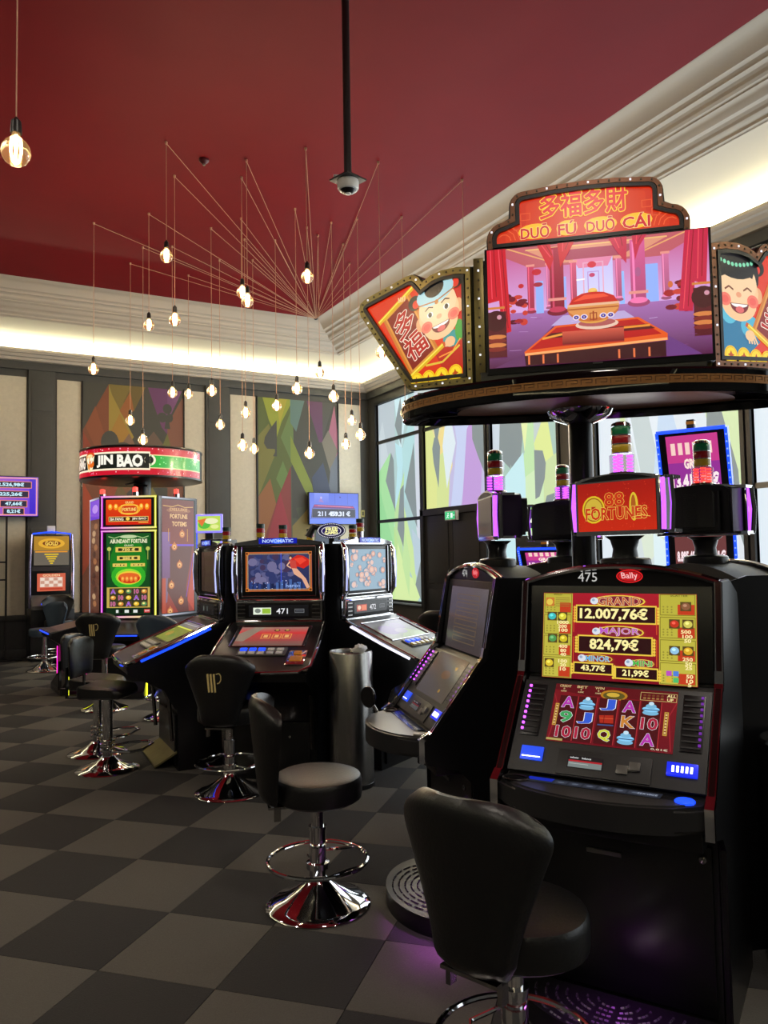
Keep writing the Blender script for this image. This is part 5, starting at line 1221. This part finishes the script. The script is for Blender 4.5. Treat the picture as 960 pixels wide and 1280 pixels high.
# machines on the far side of that bank: their light towers rise behind
for i, (la, de, z, lab) in enumerate(((-.99, 6.15, 1.74, 'dark machine behind 471 whose light tower shows at its left'), (-.62, 6.45, 1.70, 'dark machine behind 471 whose light tower shows above its right corner'), (-.20, 6.35, 1.78, 'dark machine behind 472 with its light tower above 472'))):
    t = thing('slot_machine', lab, 'slot machine', (*cw(la*BK, de*BK+.08), 0), head((330, 0, 40)[i]), 'machines on the far side of the chrome bank')
    nb(MATTE).box(-.14, .14, -.28, .06, 0, 1.60, bev=.02).build('cabinet_body', t)
    nb(STEEL).box(-.13, .13, -.285, -.275, 1.2, 1.55, bev=.004).build('display_back', t)
    tl = nb(CHROME).lathe([(0, 0), (.03, 0), (.03, z-1.60), (0, z-1.60)], (0, 0, 1.60), n=12).build('tower_light', t)
    for k, cc in enumerate(('yellow', 'red', 'green')): nb(SEG[cc] if cc != 'green' else MATS['dark_green_cap']).lathe([(0, 0), (.036, 0), (.036, .036), (0, .036)], (0, 0, z+k*.039), n=14).build('signal_segment', tl)
# small lit monitor on top of the machine behind 470
t = thing('slot_machine', 'dark machine behind 470 with a small lit yellow-green topper screen', 'slot machine', (*cw(-1.56*1.05, 6.95*1.05), 0), head(184))
nb(MATTE).box(-.06, .20, -.10, .25, 0, 1.74, bev=.02).build('cabinet_body', t)
q = nb(mat('lavender_glow_frame', (150, 140, 230), .3, emit=(130, 120, 255), es=1.2)).box(-.128, .128, -.02, .01, 1.80, 1.975, bev=.014).build('topper_frame', t)
nb(MATTE).box(-.03, .03, 0, .04, 1.73, 1.85).build('topper_neck', t)
a = Art((0, 0, 100, 70), .22, .14); a.rect(0, 0, 100, 70, (190, 220, 90)); a.ell(30, 40, 26, 20, (90, 190, 70)); a.ell(60, 24, 30, 14, (240, 240, 190)); a.poly([(0, 20), (40, 10), (20, 50)], (230, 120, 60)); a.ell(75, 50, 18, 10, (230, 240, 150))
a.build('topper_screen', SCREEN, q, (0, -.0215, 1.888), back=0)

# ================================================================== STEEL BIN
bin_ = t = thing('waste_bin', 'tall brushed steel bin with crumpled tissue on top beside 472', 'bin', (*cw(-.247, 5.42), 0))
x0, y0 = cw(-.262, 5.02)
nb(STEEL).lathe([(0, 0), (.150, 0), (.150, .90), (.143, .912), (.138, .90), (.138, .86), (0, .86)], n=40).build('bin_body', t)
nb(BLACK).lathe([(.152, 0), (.154, .002), (.154, .03), (.152, .032)], n=40).build('base_band', t)
b = nb(TISSUE); vs = []
for i in range(7):
    for j in range(12):
        a0 = 2*PI*j/12; ph = PI*(i+.5)/7; r = .04*(1+RND.uniform(-.28, .28)); vs.append((.04+r*math.sin(ph)*math.cos(a0)*1.25, r*math.sin(ph)*math.sin(a0)-.06, .925-r*math.cos(ph)*.8))
b.faces(vs, [(i*12+j, i*12+(j+1) % 12, (i+1)*12+(j+1) % 12, (i+1)*12+j) for i in range(6) for j in range(12)]+[tuple(range(11, -1, -1)), tuple(range(72, 84))])
o = b.build('crumpled_tissue'); o.location = t.location; prop(o, 'crumpled white tissue lying on the steel bin', 'tissue')
nb(GROUT).lathe([(.0, .872), (.137, .872), (.137, .88), (0, .88)], n=30).build('sand_tray', bin_)
t = thing('waste_bin', 'black bin with steel rim at the right edge beyond machine 475', 'bin', (*cw(1.60, 2.95), 0))
nb(MATTE).lathe([(0, 0), (.185, 0), (.19, .01), (.19, .83), (0, .83)], n=40).build('bin_body', t)
nb(STEEL).lathe([(0, .83), (.192, .83), (.195, .84), (.19, .852), (.15, .855), (0, .84)], n=40).build('bin_lid', t)

# ================================================================== ROUND-SIGN CAROUSEL AT THE LEFT
C0 = (-2.80, 9.0); CK = 1.094; CZ = 1.57*(1-CK); CB = -CZ/CK     # everything below CB would lie under the floor
t = thing('round_sign', 'round red and green lit sign reading JIN BAO on a black column', 'sign', (*cw(C0[0]*CK, C0[1]*CK), CZ), head(182)); t.scale = (CK, CK, CK)
nb(BLACK).tube([(0, 0, CB), (0, 0, 2.46)], .10, n=20).build('column', t)
nb(BLACK).lathe([(0, 2.45), (.66, 2.45), (.68, 2.455), (.68, 2.475), (0, 2.48)], n=60).build('lower_disk', t)
nb(BLACK).lathe([(0, 2.775), (.68, 2.775), (.685, 2.785), (.68, 2.80), (0, 2.80)], n=60).build('upper_disk', t)
R = .675
nb(BLACK).lathe([(.66, 2.47), (R, 2.47), (R, 2.78), (.66, 2.78)], n=60).build('drum', t)
a = Art((-200, 0, 200, 30), 4.0, .30, clip=False, step=.00012)
a.rect(-105, 0, 105, 30, (206, 14, 44), n=60); a.rect(-105, 0, 105, 1, (120, 10, 20), n=60)
a.rect(28, 8, 105, 23, (250, 220, 160), n=24); a.rect(28, 9, 105, 22, (40, 176, 60), n=24); a.rect(-105, 8, -85, 23, (250, 220, 160), n=12); a.rect(-105, 9, -86, 22, (40, 176, 60), n=12)
a.rect(-86, 5, 31, 25, (255, 240, 210), n=40); a.ell(31, 14, 6, 6, (255, 240, 210)); a.rect(-85, 7, 30, 23, (16, 22, 18), n=40); a.ell(31, 14, 3.6, 4, (16, 22, 18))
for x0, x1, s_ in ((-84, -56, 'FA'), ): pass
a.text('BA', -84, 9, -72, 21, (255, 250, 235), (240, 120, 60), .05, .04); a.text('FANG', -68, 9, -50, 21, (255, 250, 235), (240, 120, 60), .05, .04)
a.text('JIN', -28, 9, -9, 21, (255, 250, 235), (240, 120, 60), .05, .05); a.text('BAO', -3, 9, 23, 21, (255, 250, 235), (240, 120, 60), .05, .05)
a.poly([(-48, 6), (-32, 6), (-35, 22), (-39, 26), (-43, 25)], (250, 236, 190)); a.poly([(-47, 7), (-40, 9), (-40, 23), (-43, 22)], (240, 140, 40)); a.ell(-40, 12, 5, 5, (255, 250, 220)); a.ell(-37, 17, 4, 4, (236, 110, 30)); a.ell(-39, 7, 7, 3, (220, 70, 20)); a.ell(-40, 8, 5, 2, (250, 220, 150))
for _ in range(90):
    x = RND.uniform(-100, 100); y = RND.choice([RND.uniform(1, 5), RND.uniform(25, 29), RND.uniform(10, 21) if x > 40 else 2]); r = RND.uniform(.3, .9); a.ell(x, y, r, r, RND.choice([(255, 150, 190), (255, 200, 210), (240, 90, 140)]) if not (x > 30 and 8 < y < 23) else (150, 240, 150), n=6)
def wrap(x, y, z): q = x/R; rr = R-y+.002; return (rr*math.sin(q), -rr*math.cos(q), z)
a.build('lit_band', SCREEN, t, (0, 0, 2.625), warp=wrap)
nb(CHROME).tube([(.10, -.1, 2.40), (-.05, -.12, 2.44), (-.16, -.1, 2.42)], .010, n=8).build('cable_arm', t)
def tall_slot(label, loc, h, style):
    t = thing('slot_machine', label, 'slot machine', (*cw(loc[0]*CK, loc[1]*CK), CZ), head(h), 'tall portrait-screen machines under the round sign'); t.scale = (CK, CK, CK)
    nb(BLACK).box(-.33, .33, .0, .12, .90, 2.26, bev=.01).build('screen_housing', t)
    nb(BLACK).prism([(-.42, CB), (-.42, .2), (-.34, .3), (-.34, .62), (-.52, .74), (-.52, .80), (-.05, .90), (.0, .92), (.12, .92), (.12, CB)], -.31, .31, 'x', bev=.008).build('base_cabinet', t)
    dk = nb(PLAST).prism([(-.53, .775), (-.53, .805), (-.10, .865), (-.10, .84)], -.30, .30, 'x', bev=.006).build('button_deck', t)
    nb(LEDB).tube([(-.28, -.538, .79), (.28, -.538, .79)], .007, n=6).build('deck_light', dk)
    nb(LEDY).tube([(-.28, -.51, .745), (.28, -.51, .745)], .007, n=6).build('lower_deck_light', dk)
    nb(LEDM).tube([(-.315, -.345, .13), (-.315, -.345, .60)], .010, n=6).build('left_light_bar', t)
    nb(LEDY).tube([(.315, -.345, .13), (.315, -.345, .60)], .010, n=6).build('right_light_bar', t)
    def ledframe(name, z0, z1, mode):
        w = .31; a = Art((-w, -z1, w, -z0), 2*w, z1-z0, step=.0004)
        L, Rr = ((226, 40, 230), (236, 236, 60)) if mode else ((210, 215, 235), (60, 60, 66)); T = .026
        q = (-w, -z1, w, -z0); s0 = 0
        a.rect(-w, -z1, w, -z0, BLK)
        a.poly([(-w+.004, -z1), (-w+T, -z1), (-w+T, -z0), (-w+.004, -z0)], None, [L]*4); a.poly([(w-T, -z1), (w-.004, -z1), (w-.004, -z0), (w-T, -z0)], None, [Rr]*4)
        a.poly([(-w, -z1), (w, -z1), (w, -z1+T*.8), (-w, -z1+T*.8)], None, [L, Rr, Rr, L]); a.poly([(-w, -z0-T*.8), (w, -z0-T*.8), (w, -z0), (-w, -z0)], None, [L, Rr, Rr, L])
        wq, wz = w-.018, .016; c = (255, 220, 255) if mode else (235, 240, 255)
        if mode: a.frame(-w+.012, -z1+.010, w-.012, -z0-.010, .004, (255, 250, 210))
        return a.build(name, SCREEN, t, (0, -.006, (z0+z1)/2), back=.006)
    if style == 'portrait':
        f1 = ledframe('light_frame', 1.90, 2.26, True); f2 = ledframe('light_frame', .93, 1.885, True)
        a = Art((0, 0, 320, 175), .50, .275); a.grad(0, 0, 320, 175, (226, 70, 10), (206, 30, 10))
        for x in (30, 70, 250, 290): a.ell(x, 50, 16, 22, (250, 150, 30)); a.ell(x, 46, 8, 12, (255, 220, 110))
        a.ell(165, 68, 80, 40, (250, 170, 40)); a.ell(165, 68, 62, 30, (210, 60, 20)); a.frame(110, 40, 220, 96, 4, (250, 210, 90)); a.text('GRAND', 136, 12, 196, 28, (255, 220, 130)); a.text('FORTUNE', 118, 58, 212, 80, (255, 220, 120), bold=.03)
        a.rect(20, 118, 300, 152, (250, 220, 120)); a.rect(23, 121, 297, 149, (60, 20, 10)); a.text('BA FANG', 32, 126, 124, 145, (250, 240, 210), bold=.03); a.ell(155, 134, 14, 12, (250, 210, 90)); a.text('JIN BAO', 186, 126, 286, 145, (250, 240, 210), bold=.03); a.line([(230, 162), (300, 162)], 5, (250, 190, 70))
        a.build('top_screen', SCREEN, f1, (0, -.004, 0), back=.001)
        a = Art((235, 640, 545, 1190), .49, .88); a.grad(235, 640, 545, 1190, (16, 84, 30), (10, 60, 24)); a.ell(390, 850, 130, 190, (24, 120, 30)); a.ell(390, 930, 120, 90, (50, 170, 40)); a.ell(390, 935, 90, 55, (150, 220, 50))
        for s_ in (-1, 1): a.line([(390+s_*140, 660), (390+s_*100, 672), (390+s_*60, 660)], 6, (160, 200, 130)); a.ell(390+s_*135, 745, 14, 14, (190, 200, 90)); a.line([(390+s_*135, 745), (390+s_*135, 820)], 4, (190, 190, 90)); a.rect(390+s_*150-8, 760, 390+s_*150+8, 1000, (14, 60, 24))
        a.ell(390, 662, 60, 12, (190, 210, 160)); a.text('ABUNDANT FORTUNE', 262, 680, 520, 706, (240, 240, 200), (60, 90, 30), .04, .03)
        for x, y, w, h, tt in ((390, 750, 180, 34, '750 €'), (390, 808, 160, 30, '200 €'), (330, 855, 100, 22, '60 €'), (455, 855, 100, 22, '30 €')):
            a.rect(x-w/2, y-h/2, x+w/2, y+h/2, (226, 196, 90)); a.rect(x-w/2+18, y-h/2+7, x+w/2-18, y+h/2-7, (50, 40, 20)); a.text(tt, x-w/4, y-h/4, x+w/4, y+h/4, (255, 230, 120), bold=.03)
        a.text('GRAND', 360, 716, 424, 728, (230, 230, 190)); a.ell(395, 940, 84, 44, (240, 200, 60)); a.ell(395, 944, 76, 36, (200, 60, 20)); a.ell(395, 930, 70, 22, (226, 100, 40))
        for x in (350, 380, 410, 440): a.ell(x, 950, 13, 18, (240, 130, 50)); a.ell(x, 946, 7, 9, (250, 190, 90))
        a.rect(240, 1006, 540, 1144, (200, 170, 80)); a.rect(258, 1012, 524, 1138, (40, 50, 26))
        sy = [('A', (150, 60, 200)), ('10', (200, 50, 110)), ('c', (240, 190, 50)), ('f', (220, 140, 60)), ('q', (90, 150, 90))]
        for r_ in range(3):
            for k in range(5):
                x, y = 284+k*54, 1034+r_*42; s_, c = sy[(k*2+r_*3+(k*r_) % 2) % 5]; a.rect(x-25, y-19, x+25, y+19, (60, 60, 30) if (k+r_) % 2 else (80, 60, 40))
                if s_ in ('A', '10'): a.text(s_, x-15, y-14, x+15, y+14, c, (240, 220, 255), .05, .03)
                else: a.ell(x, y, 19, 14, c); a.ell(x-3, y-3, 9, 7, (250, 230, 130))
        a.rect(235, 1146, 545, 1190, (12, 40, 18)); [a.rect(305+k*30, 1158, 322+k*30+(12 if k in (2, 4) else 0), 1178, (225, 230, 225) if k % 2 == 0 else (10, 10, 12)) for k in range(6)]; a.rect(500, 1155, 540, 1178, (200, 60, 60)); a.text('0,50 €', 505, 1160, 536, 1172, (255, 255, 255))
        a.build('main_screen', SCREEN, f2, (0, -.004, 0), back=.001)
    elif style == 'totems':
        f2 = ledframe('light_frame', .93, 2.26, False)
        a = Art((0, 0, 240, 620), .52, 1.27); a.grad(0, 0, 240, 620, (110, 42, 36), (146, 40, 26)); a.poly([(0, 300), (70, 280), (40, 560), (0, 580)], (120, 90, 120)); a.poly([(60, 260), (230, 250), (180, 480), (200, 620), (120, 620), (40, 500)], (92, 30, 26)); a.grad(0, 180, 60, 430, (130, 90, 150), (110, 60, 110)); a.rect(0, 430, 30, 620, (176, 60, 30)); a.poly([(240, 300), (190, 560), (240, 620)], (180, 56, 30)); a.line([(236, 300), (180, 540)], 4, (130, 50, 170)); a.rect(60, 246, 240, 256, (110, 60, 200))
        a.ell(125, 60, 90, 16, (150, 90, 60)); a.text('DELUXE', 60, 46, 190, 62, (220, 170, 110)); a.line([(10, 36), (80, 40), (120, 28), (170, 40), (234, 36)], 4, (220, 170, 90)); a.text('FORTUNE', 62, 80, 190, 104, (236, 190, 130), bold=.03); a.text('TOTEMS', 76, 122, 184, 146, (236, 190, 130), bold=.03)
        for x in (50, 190): a.line([(x, 160), (x, 230)], 4, (214, 150, 60))
        for x, y in ((150, 190), (92, 260), (130, 360), (70, 470), (140, 560), (60, 610)): a.ell(x, y, 21, 20, (196, 110, 50)); a.ell(x, y, 13, 12, (236, 180, 110)); a.ell(x, y+2, 6, 5, (150, 70, 30)); a.poly([(x-8, y-18), (x, y-30), (x+8, y-18)], (196, 110, 50))
        a.build('main_screen', SCREEN, f2, (0, -.004, 0), back=.001)
        nb(LEDB).tube([(.322, -.004, 1.25), (.322, -.004, 1.95)], .006, n=6).build('edge_glow', t)
    else:
        f2 = ledframe('light_frame', .93, 2.26, False)
        a = Art((0, 0, 100, 260), .50, 1.28); a.grad(0, 0, 100, 260, (120, 70, 50), (90, 44, 34)); a.rect(0, 0, 100, 44, (110, 60, 230)); a.ell(50, 20, 30, 10, (190, 150, 255))
        for k in range(12): a.ell(50+RND.uniform(-25, 25), 60+k*16, 18, 7, RND.choice([(170, 110, 70), (70, 30, 26), (200, 160, 120)]))
        a.build('main_screen', SCREEN2, f2, (0, -.004, 0), back=.001)
    q = nb(CHROME).lathe([(0, 0), (.035, 0), (.035, .05), (0, .05)], (.05, .06, 2.255), n=14).build('signal_lamp', t)
    nb(LEDR).lathe([(0, 0), (.028, 0), (.028, .05), (0, .06)], (.05, .06, 2.305), n=14).build('signal_segment', q)
    return t
tall_slot('tall slot machine with green portrait screen in a magenta and yellow light frame', (-2.79, 8.50), 182, 'portrait')
tall_slot('tall slot machine with dark red totem picture, right of the green screen', (-2.35, 8.84), 118, 'totems')
tall_slot('tall slot machine seen almost edge-on left of the green screen', (-3.26, 8.80), 238, 'side')

# ================================================================== SMALL MACHINE AT THE BACK WALL
t = thing('slot_machine', 'small slot machine with gold and red screens against the back wall at far left', 'slot machine', (1.26, 13.5, 0), .05)
nb(BLACK).box(-.32, .32, -.20, .30, .0, .80, bev=.01).build('base_cabinet', t)
nb(BLACK).box(-.30, .30, -.02, .28, .80, 1.98, bev=.02).build('cabinet_body', t)
for s_ in (-1, 1): nb(mat('mirror_tube', (200, 190, 230), .1, .9)).tube([(s_*.315, -.05, .82), (s_*.32, -.05, 1.5), (s_*.30, -.05, 1.98)], .022, n=10).build('chrome_column', t)
nb(LEDB).tube([(-.28, -.03, 1.99), (0, -.04, 2.02), (.28, -.03, 1.99), (.31, -.03, 1.8)], .014, n=6).build('top_light', t)
nb(WHITEP).box(-.06, .06, .0, .06, 1.99, 2.12, bev=.01).build('signal_lamp', t)
a = Art((0, 0, 100, 90), .52, .46); a.rect(0, 0, 100, 90, (104, 96, 84)); a.poly([(0, 0), (100, 0), (100, 44), (0, 44)], (176, 130, 40)); a.ell(50, 22, 38, 16, (226, 170, 50)); a.ell(50, 22, 26, 9, (120, 60, 20)); a.text('GOLD', 32, 16, 68, 28, (250, 210, 90), bold=.04); a.line([(4, 48), (96, 48)], 4, (226, 150, 40))
for k in range(5): a.line([(30+k*4, 56+k*7), (70-k*4, 56+k*7)], 4, (226, 190, 40))
a.build('upper_screen', SCREEN, t, (0, -.028, 1.72), back=.006)
nb(mat('dark_gap', (60, 56, 60), .3)).box(-.28, .28, -.03, -.015, 1.40, 1.47).build('divider', t)
a = Art((0, 0, 100, 65), .42, .28); a.rect(0, 0, 100, 65, (206, 96, 70)); a.rect(10, 14, 90, 50, (226, 190, 170))
for k in range(5):
    for r_ in range(3): a.rect(12+k*15.5, 16+r_*11.5, 25+k*15.5, 26+r_*11.5, (200, 150, 130) if (k+r_) % 2 else (236, 216, 200))
a.text('GOLDEN', 20, 3, 80, 11, (250, 220, 170)); a.rect(10, 54, 90, 60, (180, 60, 40)); a.build('reel_screen', SCREEN, t, (0, -.028, 1.22), back=.006)
dk = nb(GREYP).prism([(-.26, .80), (-.26, .86), (-.02, 1.02), (-.02, .80)], -.31, .31, 'x', bev=.01).build('button_deck', t)
nb(LEDB).box(-.18, .0, -.262, -.255, .88, .90).build('deck_light', dk)
nb(mat('yellow_panel', (190, 180, 60), .4, emit=(190, 180, 60), es=.4)).box(.08, .26, -.16, -.06, .955, .985).build('deck_panel', dk)
a = Art((0, 0, 30, 20), .12, .07); a.rect(0, 0, 30, 20, (200, 50, 40)); a.text('27', 8, 4, 22, 16, (250, 160, 150)); a.build('number_tag', SCREEN, t, (-.04, -.205, .42), back=.002)

# ================================================================== WALL SCREENS
t = thing('jackpot_display', 'purple and yellow jackpot screen on a thin stand at the left edge', 'screen', (.555, 13.78, 0))
nb(BLACK).box(-.54, .54, -.03, .02, 2.27, 2.93, bev=.008).build('screen_housing', t)
a = Art((0, 0, 100, 62), 1.05, .63); a.grad(0, 0, 100, 62, (236, 130, 60), (246, 180, 90)); a.grad(30, 0, 100, 62, (176, 100, 190), (90, 50, 220), False); a.ell(10, 44, 22, 16, (250, 200, 70)); a.ell(18, 16, 16, 10, (240, 120, 90)); a.rect(88, 3, 96, 58, (60, 30, 200)); a.frame(2, 2, 98, 60, 2, (240, 160, 170))
for x0, x1, y, tt in ((34, 90, 8, '2.526,98€'), (38, 86, 23, '225,26€'), (48, 84, 38, '47,66€'), (52, 80, 50, '8,21€')):
    a.rect(x0-1, y-1, x1+1, y+10, (240, 140, 120)); a.rect(x0, y, x1, y+9, (34, 30, 60)); w_ = (x1-x0)*.32; a.text(tt, (x0+x1)/2-w_, y+1.6, (x0+x1)/2+w_, y+7.6, (200, 240, 255), bold=.04)
a.build('screen_picture', SCREEN, t, (0, -.0315, 2.60), back=0)
nb(BLACK).box(.055, .085, -.02, .015, 0, 2.3).build('stand_pole', t)
for z in (1.27, 1.55): nb(BLACK).box(-.9, .07, -.02, .01, z-.013, z+.013).build('stand_bar', t)
nb(BLACK).box(-.25, .3, -.2, .1, 0, .02).build('stand_foot', t)
t = thing('jackpot_display', 'blue jackpot screen reading 211 459.31 € on the back wall near the corner', 'screen', (6.41, 13.88, 0))
nb(BLACK).box(-.54, .54, -.03, .03, 2.17, 2.80, bev=.008).build('screen_housing', t)
nb(BLACK).box(-.1, .1, .03, .12, 2.4, 2.55).build('wall_bracket', t)
a = Art((0, 0, 620, 390), 1.05, .60); a.grad(0, 0, 620, 390, (86, 110, 226), (104, 130, 236)); a.rect(0, 320, 620, 390, (110, 140, 246)); a.line([(0, 325), (620, 325)], 4, (60, 70, 170)); a.grad(60, 0, 240, 130, (120, 140, 240), (96, 116, 226))
for x in (320, 480): a.line([(x, 0), (x, 140)], 3, (70, 80, 170))
a.poly([(110, 110), (140, 60), (180, 120)], (150, 120, 200)); a.ell(145, 60, 12, 16, (180, 170, 240)); a.ell(385, 50, 10, 10, (60, 60, 150))
a.poly([(60, 145), (550, 160), (580, 200), (36, 190)], (110, 60, 130)); a.line([(60, 160), (560, 178)], 12, (206, 60, 120)); a.line([(100, 160), (520, 176)], 4, (250, 170, 200)); a.poly([(30, 195), (580, 205), (580, 310), (20, 315)], (50, 52, 74)); a.frame(30, 200, 580, 312, 5, (120, 120, 170))
a.text('211 459.31 €', 105, 232, 510, 290, (214, 226, 255), bold=.04); a.text('459.31 €', 250, 232, 510, 290, (230, 238, 255), bold=.03)
a.build('screen_picture', SCREEN, t, (0, -.0315, 2.485), back=0)

# ================================================================== BLUE-EDGED MACHINES BY THE RIGHT WINDOWS
def curved_slot(label, loc, h, W_=.60, H_=1.0, z0=1.20, big=True):
    t = thing('slot_machine', label, 'slot machine', (*cw(*loc), 0), head(h), 'blue-edged machines by the right windows')
    n = 14; path = []
    for i in range(n+1):
        f = i/n; z = .95+(z0+H_-.95)*f; y = .12-.05*f-(.34*max(0, f-.35)**1.6)
        path.append((y, z))
    def ribbon(b, x0, x1, off, th, a0=0, a1=n):
        vs = []
        for i in range(a0, a1+1):
            y, z = path[i]; d = Vector(path[min(i+1, n)])-Vector(path[max(i-1, 0)]); d.normalize(); nn = Vector((-d.y, d.x))
            for x, k in ((x0, off), (x1, off), (x1, off-th), (x0, off-th)): q = Vector((y, z))+nn*k; vs.append((x, q.x, q.y))
        m_ = a1-a0; fs = [(0, 1, 2, 3), (m_*4+3, m_*4+2, m_*4+1, m_*4)]
        for i in range(m_):
            for k in range(4): fs.append((i*4+k, i*4+(k+1) % 4, i*4+4+(k+1) % 4, i*4+4+k))
        b.faces(vs, fs); return b
    ribbon(nb(BLACK), -W_/2, W_/2, 0, .05).build('curved_display', t)
    e = nb(LEDB); ribbon(e, -W_/2-.012, -W_/2+.012, .006, .05); ribbon(e, W_/2-.012, W_/2+.012, .006, .05); y, z = path[-1]; e.box(-W_/2, W_/2, y-.02, y+.01, z-.012, z+.014); e.build('blue_edge_light', t)
    st = nb(mat('blue_bead', (60, 90, 255), .3, emit=(110, 130, 255), es=2.0))
    for i in range(n*2):
        f = i/(n*2); k = min(int(f*n), n-1); fr_ = f*n-k; y = path[k][0]*(1-fr_)+path[k+1][0]*fr_; z = path[k][1]*(1-fr_)+path[k+1][1]*fr_
        for x in (-W_/2, W_/2): st.box(x-.005, x+.005, y-.016, y-.004, z-.006, z+.006)
    st.build('edge_beads', t)
    H = 100*(z0+H_-.95)/(W_-.1); a = Art((0, 0, 100, H), W_-.1, z0+H_-.95, step=.0001)
    a.rect(2, 6, 98, H-2, (70, 40, 110), n=1); 
    # picture is bent on the display: build it of horizontal bands
    a = Art((0, 0, 100, H), W_-.1, z0+H_-.95, step=.00015, clip=False)
    for k in range(28):
        y0_, y1_ = 8+(H-12)*k/28, 8+(H-12)*(k+1)/28; c = (200, 60, 140) if k < 4 else (150, 50, 150) if k < 9 else (196, 110, 90) if k < 14 else (110, 60, 60) if k < 20 else (190, 100, 60)
        a.rect(4, y0_, 96, y1_, c)
    u = H/200
    for k in range(6): a.rect(12+k*13, 12*u, 20+k*13, 24*u, (250, 210, 200))
    a.text('GRAND', 34, 29*u, 78, 38*u, (255, 230, 220), bold=.05); a.text('13.410,28€', 10, 44*u, 92, 60*u, (255, 236, 240), (150, 30, 120), .05, .05)
    for k in range(7): a.rect(8+k*12, 70*u, 14+k*12, 88*u, (250, 200, 170)); a.rect(14+k*12, 74*u, 17+k*12, 86*u, (120, 30, 60))
    a.text('8.885,48€', 8, 124*u, 46, 136*u, (255, 230, 235), (120, 20, 80), .05, .05); a.text('57,61€', 56, 124*u, 94, 136*u, (255, 230, 235), (120, 20, 80), .05, .05)
    a.text('23,65€', 8, 146*u, 44, 157*u, (255, 220, 230), (150, 30, 90), .05, .05); a.text('18,30€', 58, 146*u, 94, 157*u, (255, 220, 230), (150, 30, 90), .05, .05)
    zt = z0+H_
    def bend(x, y, z):
        f = (z+(zt-.95)/2)/(zt-.95); f = min(max(f, 0), 1); k = min(int(f*n), n-1); fr_ = f*n-k
        yy = path[k][0]*(1-fr_)+path[k+1][0]*fr_; zz = path[k][1]*(1-fr_)+path[k+1][1]*fr_; return (x, yy-.004+y, zz)
    a.build('curved_picture', SCREEN, t, warp=bend)
    nb(MATTE).prism([(-.25, 0), (-.25, .6), (-.45, .72), (-.45, .78), (.06, .95), (.16, .95), (.16, 1.25), (.26, 1.25), (.30, 0)], -W_/2, W_/2, 'x', bev=.01).build('base_cabinet', t)
    nb(GREYP).box(-.26, .26, -.44, -.05, .80, .82, bev=.004).build('button_deck', t)
    tw = nb(MATTE).box(-.03, .03, .02-.12, .08-.12, zt-.03, zt+.09, bev=.006).build('signal_lamp', t)
    nb(SEG['amber']).box(-.032, .032, -.102, -.038, zt+.05, zt+.075).build('signal_segment', tw)
    return t
curved_slot('curved blue-edged machine with pink jackpot figures near the right windows', (2.57, 6.4), 215, .54, 1.34, 1.20)
curved_slot('blue-edged machine showing violet jackpot plaques, left of the sign column', (1.72, 8.3), 205, .56, .55, 1.05)
t = thing('slot_machine', 'dark machine with a small lit screen on top, behind the pod', 'slot machine', (*cw(1.95, 9.9), 0), head(200))
nb(MATTE).box(-.28, .28, -.05, .3, 0, 1.78, bev=.02).build('cabinet_body', t)
q = nb(mat('lime_glow_frame', (150, 220, 120), .3, emit=(150, 230, 110), es=.8)).box(-.16, .10, -.06, .0, 1.84, 2.14, bev=.02).build('topper_frame', t)
a = Art((0, 0, 20, 24), .20, .24); a.rect(0, 0, 20, 24, (50, 40, 80)); a.poly([(3, 17), (10, 6), (17, 17)], (240, 250, 220)); a.build('topper_screen', SCREEN, q, (-.03, -.0615, 1.99), back=0)
nb(MATTE).box(-.05, .0, .0, .04, 1.77, 1.9).build('topper_neck', t)
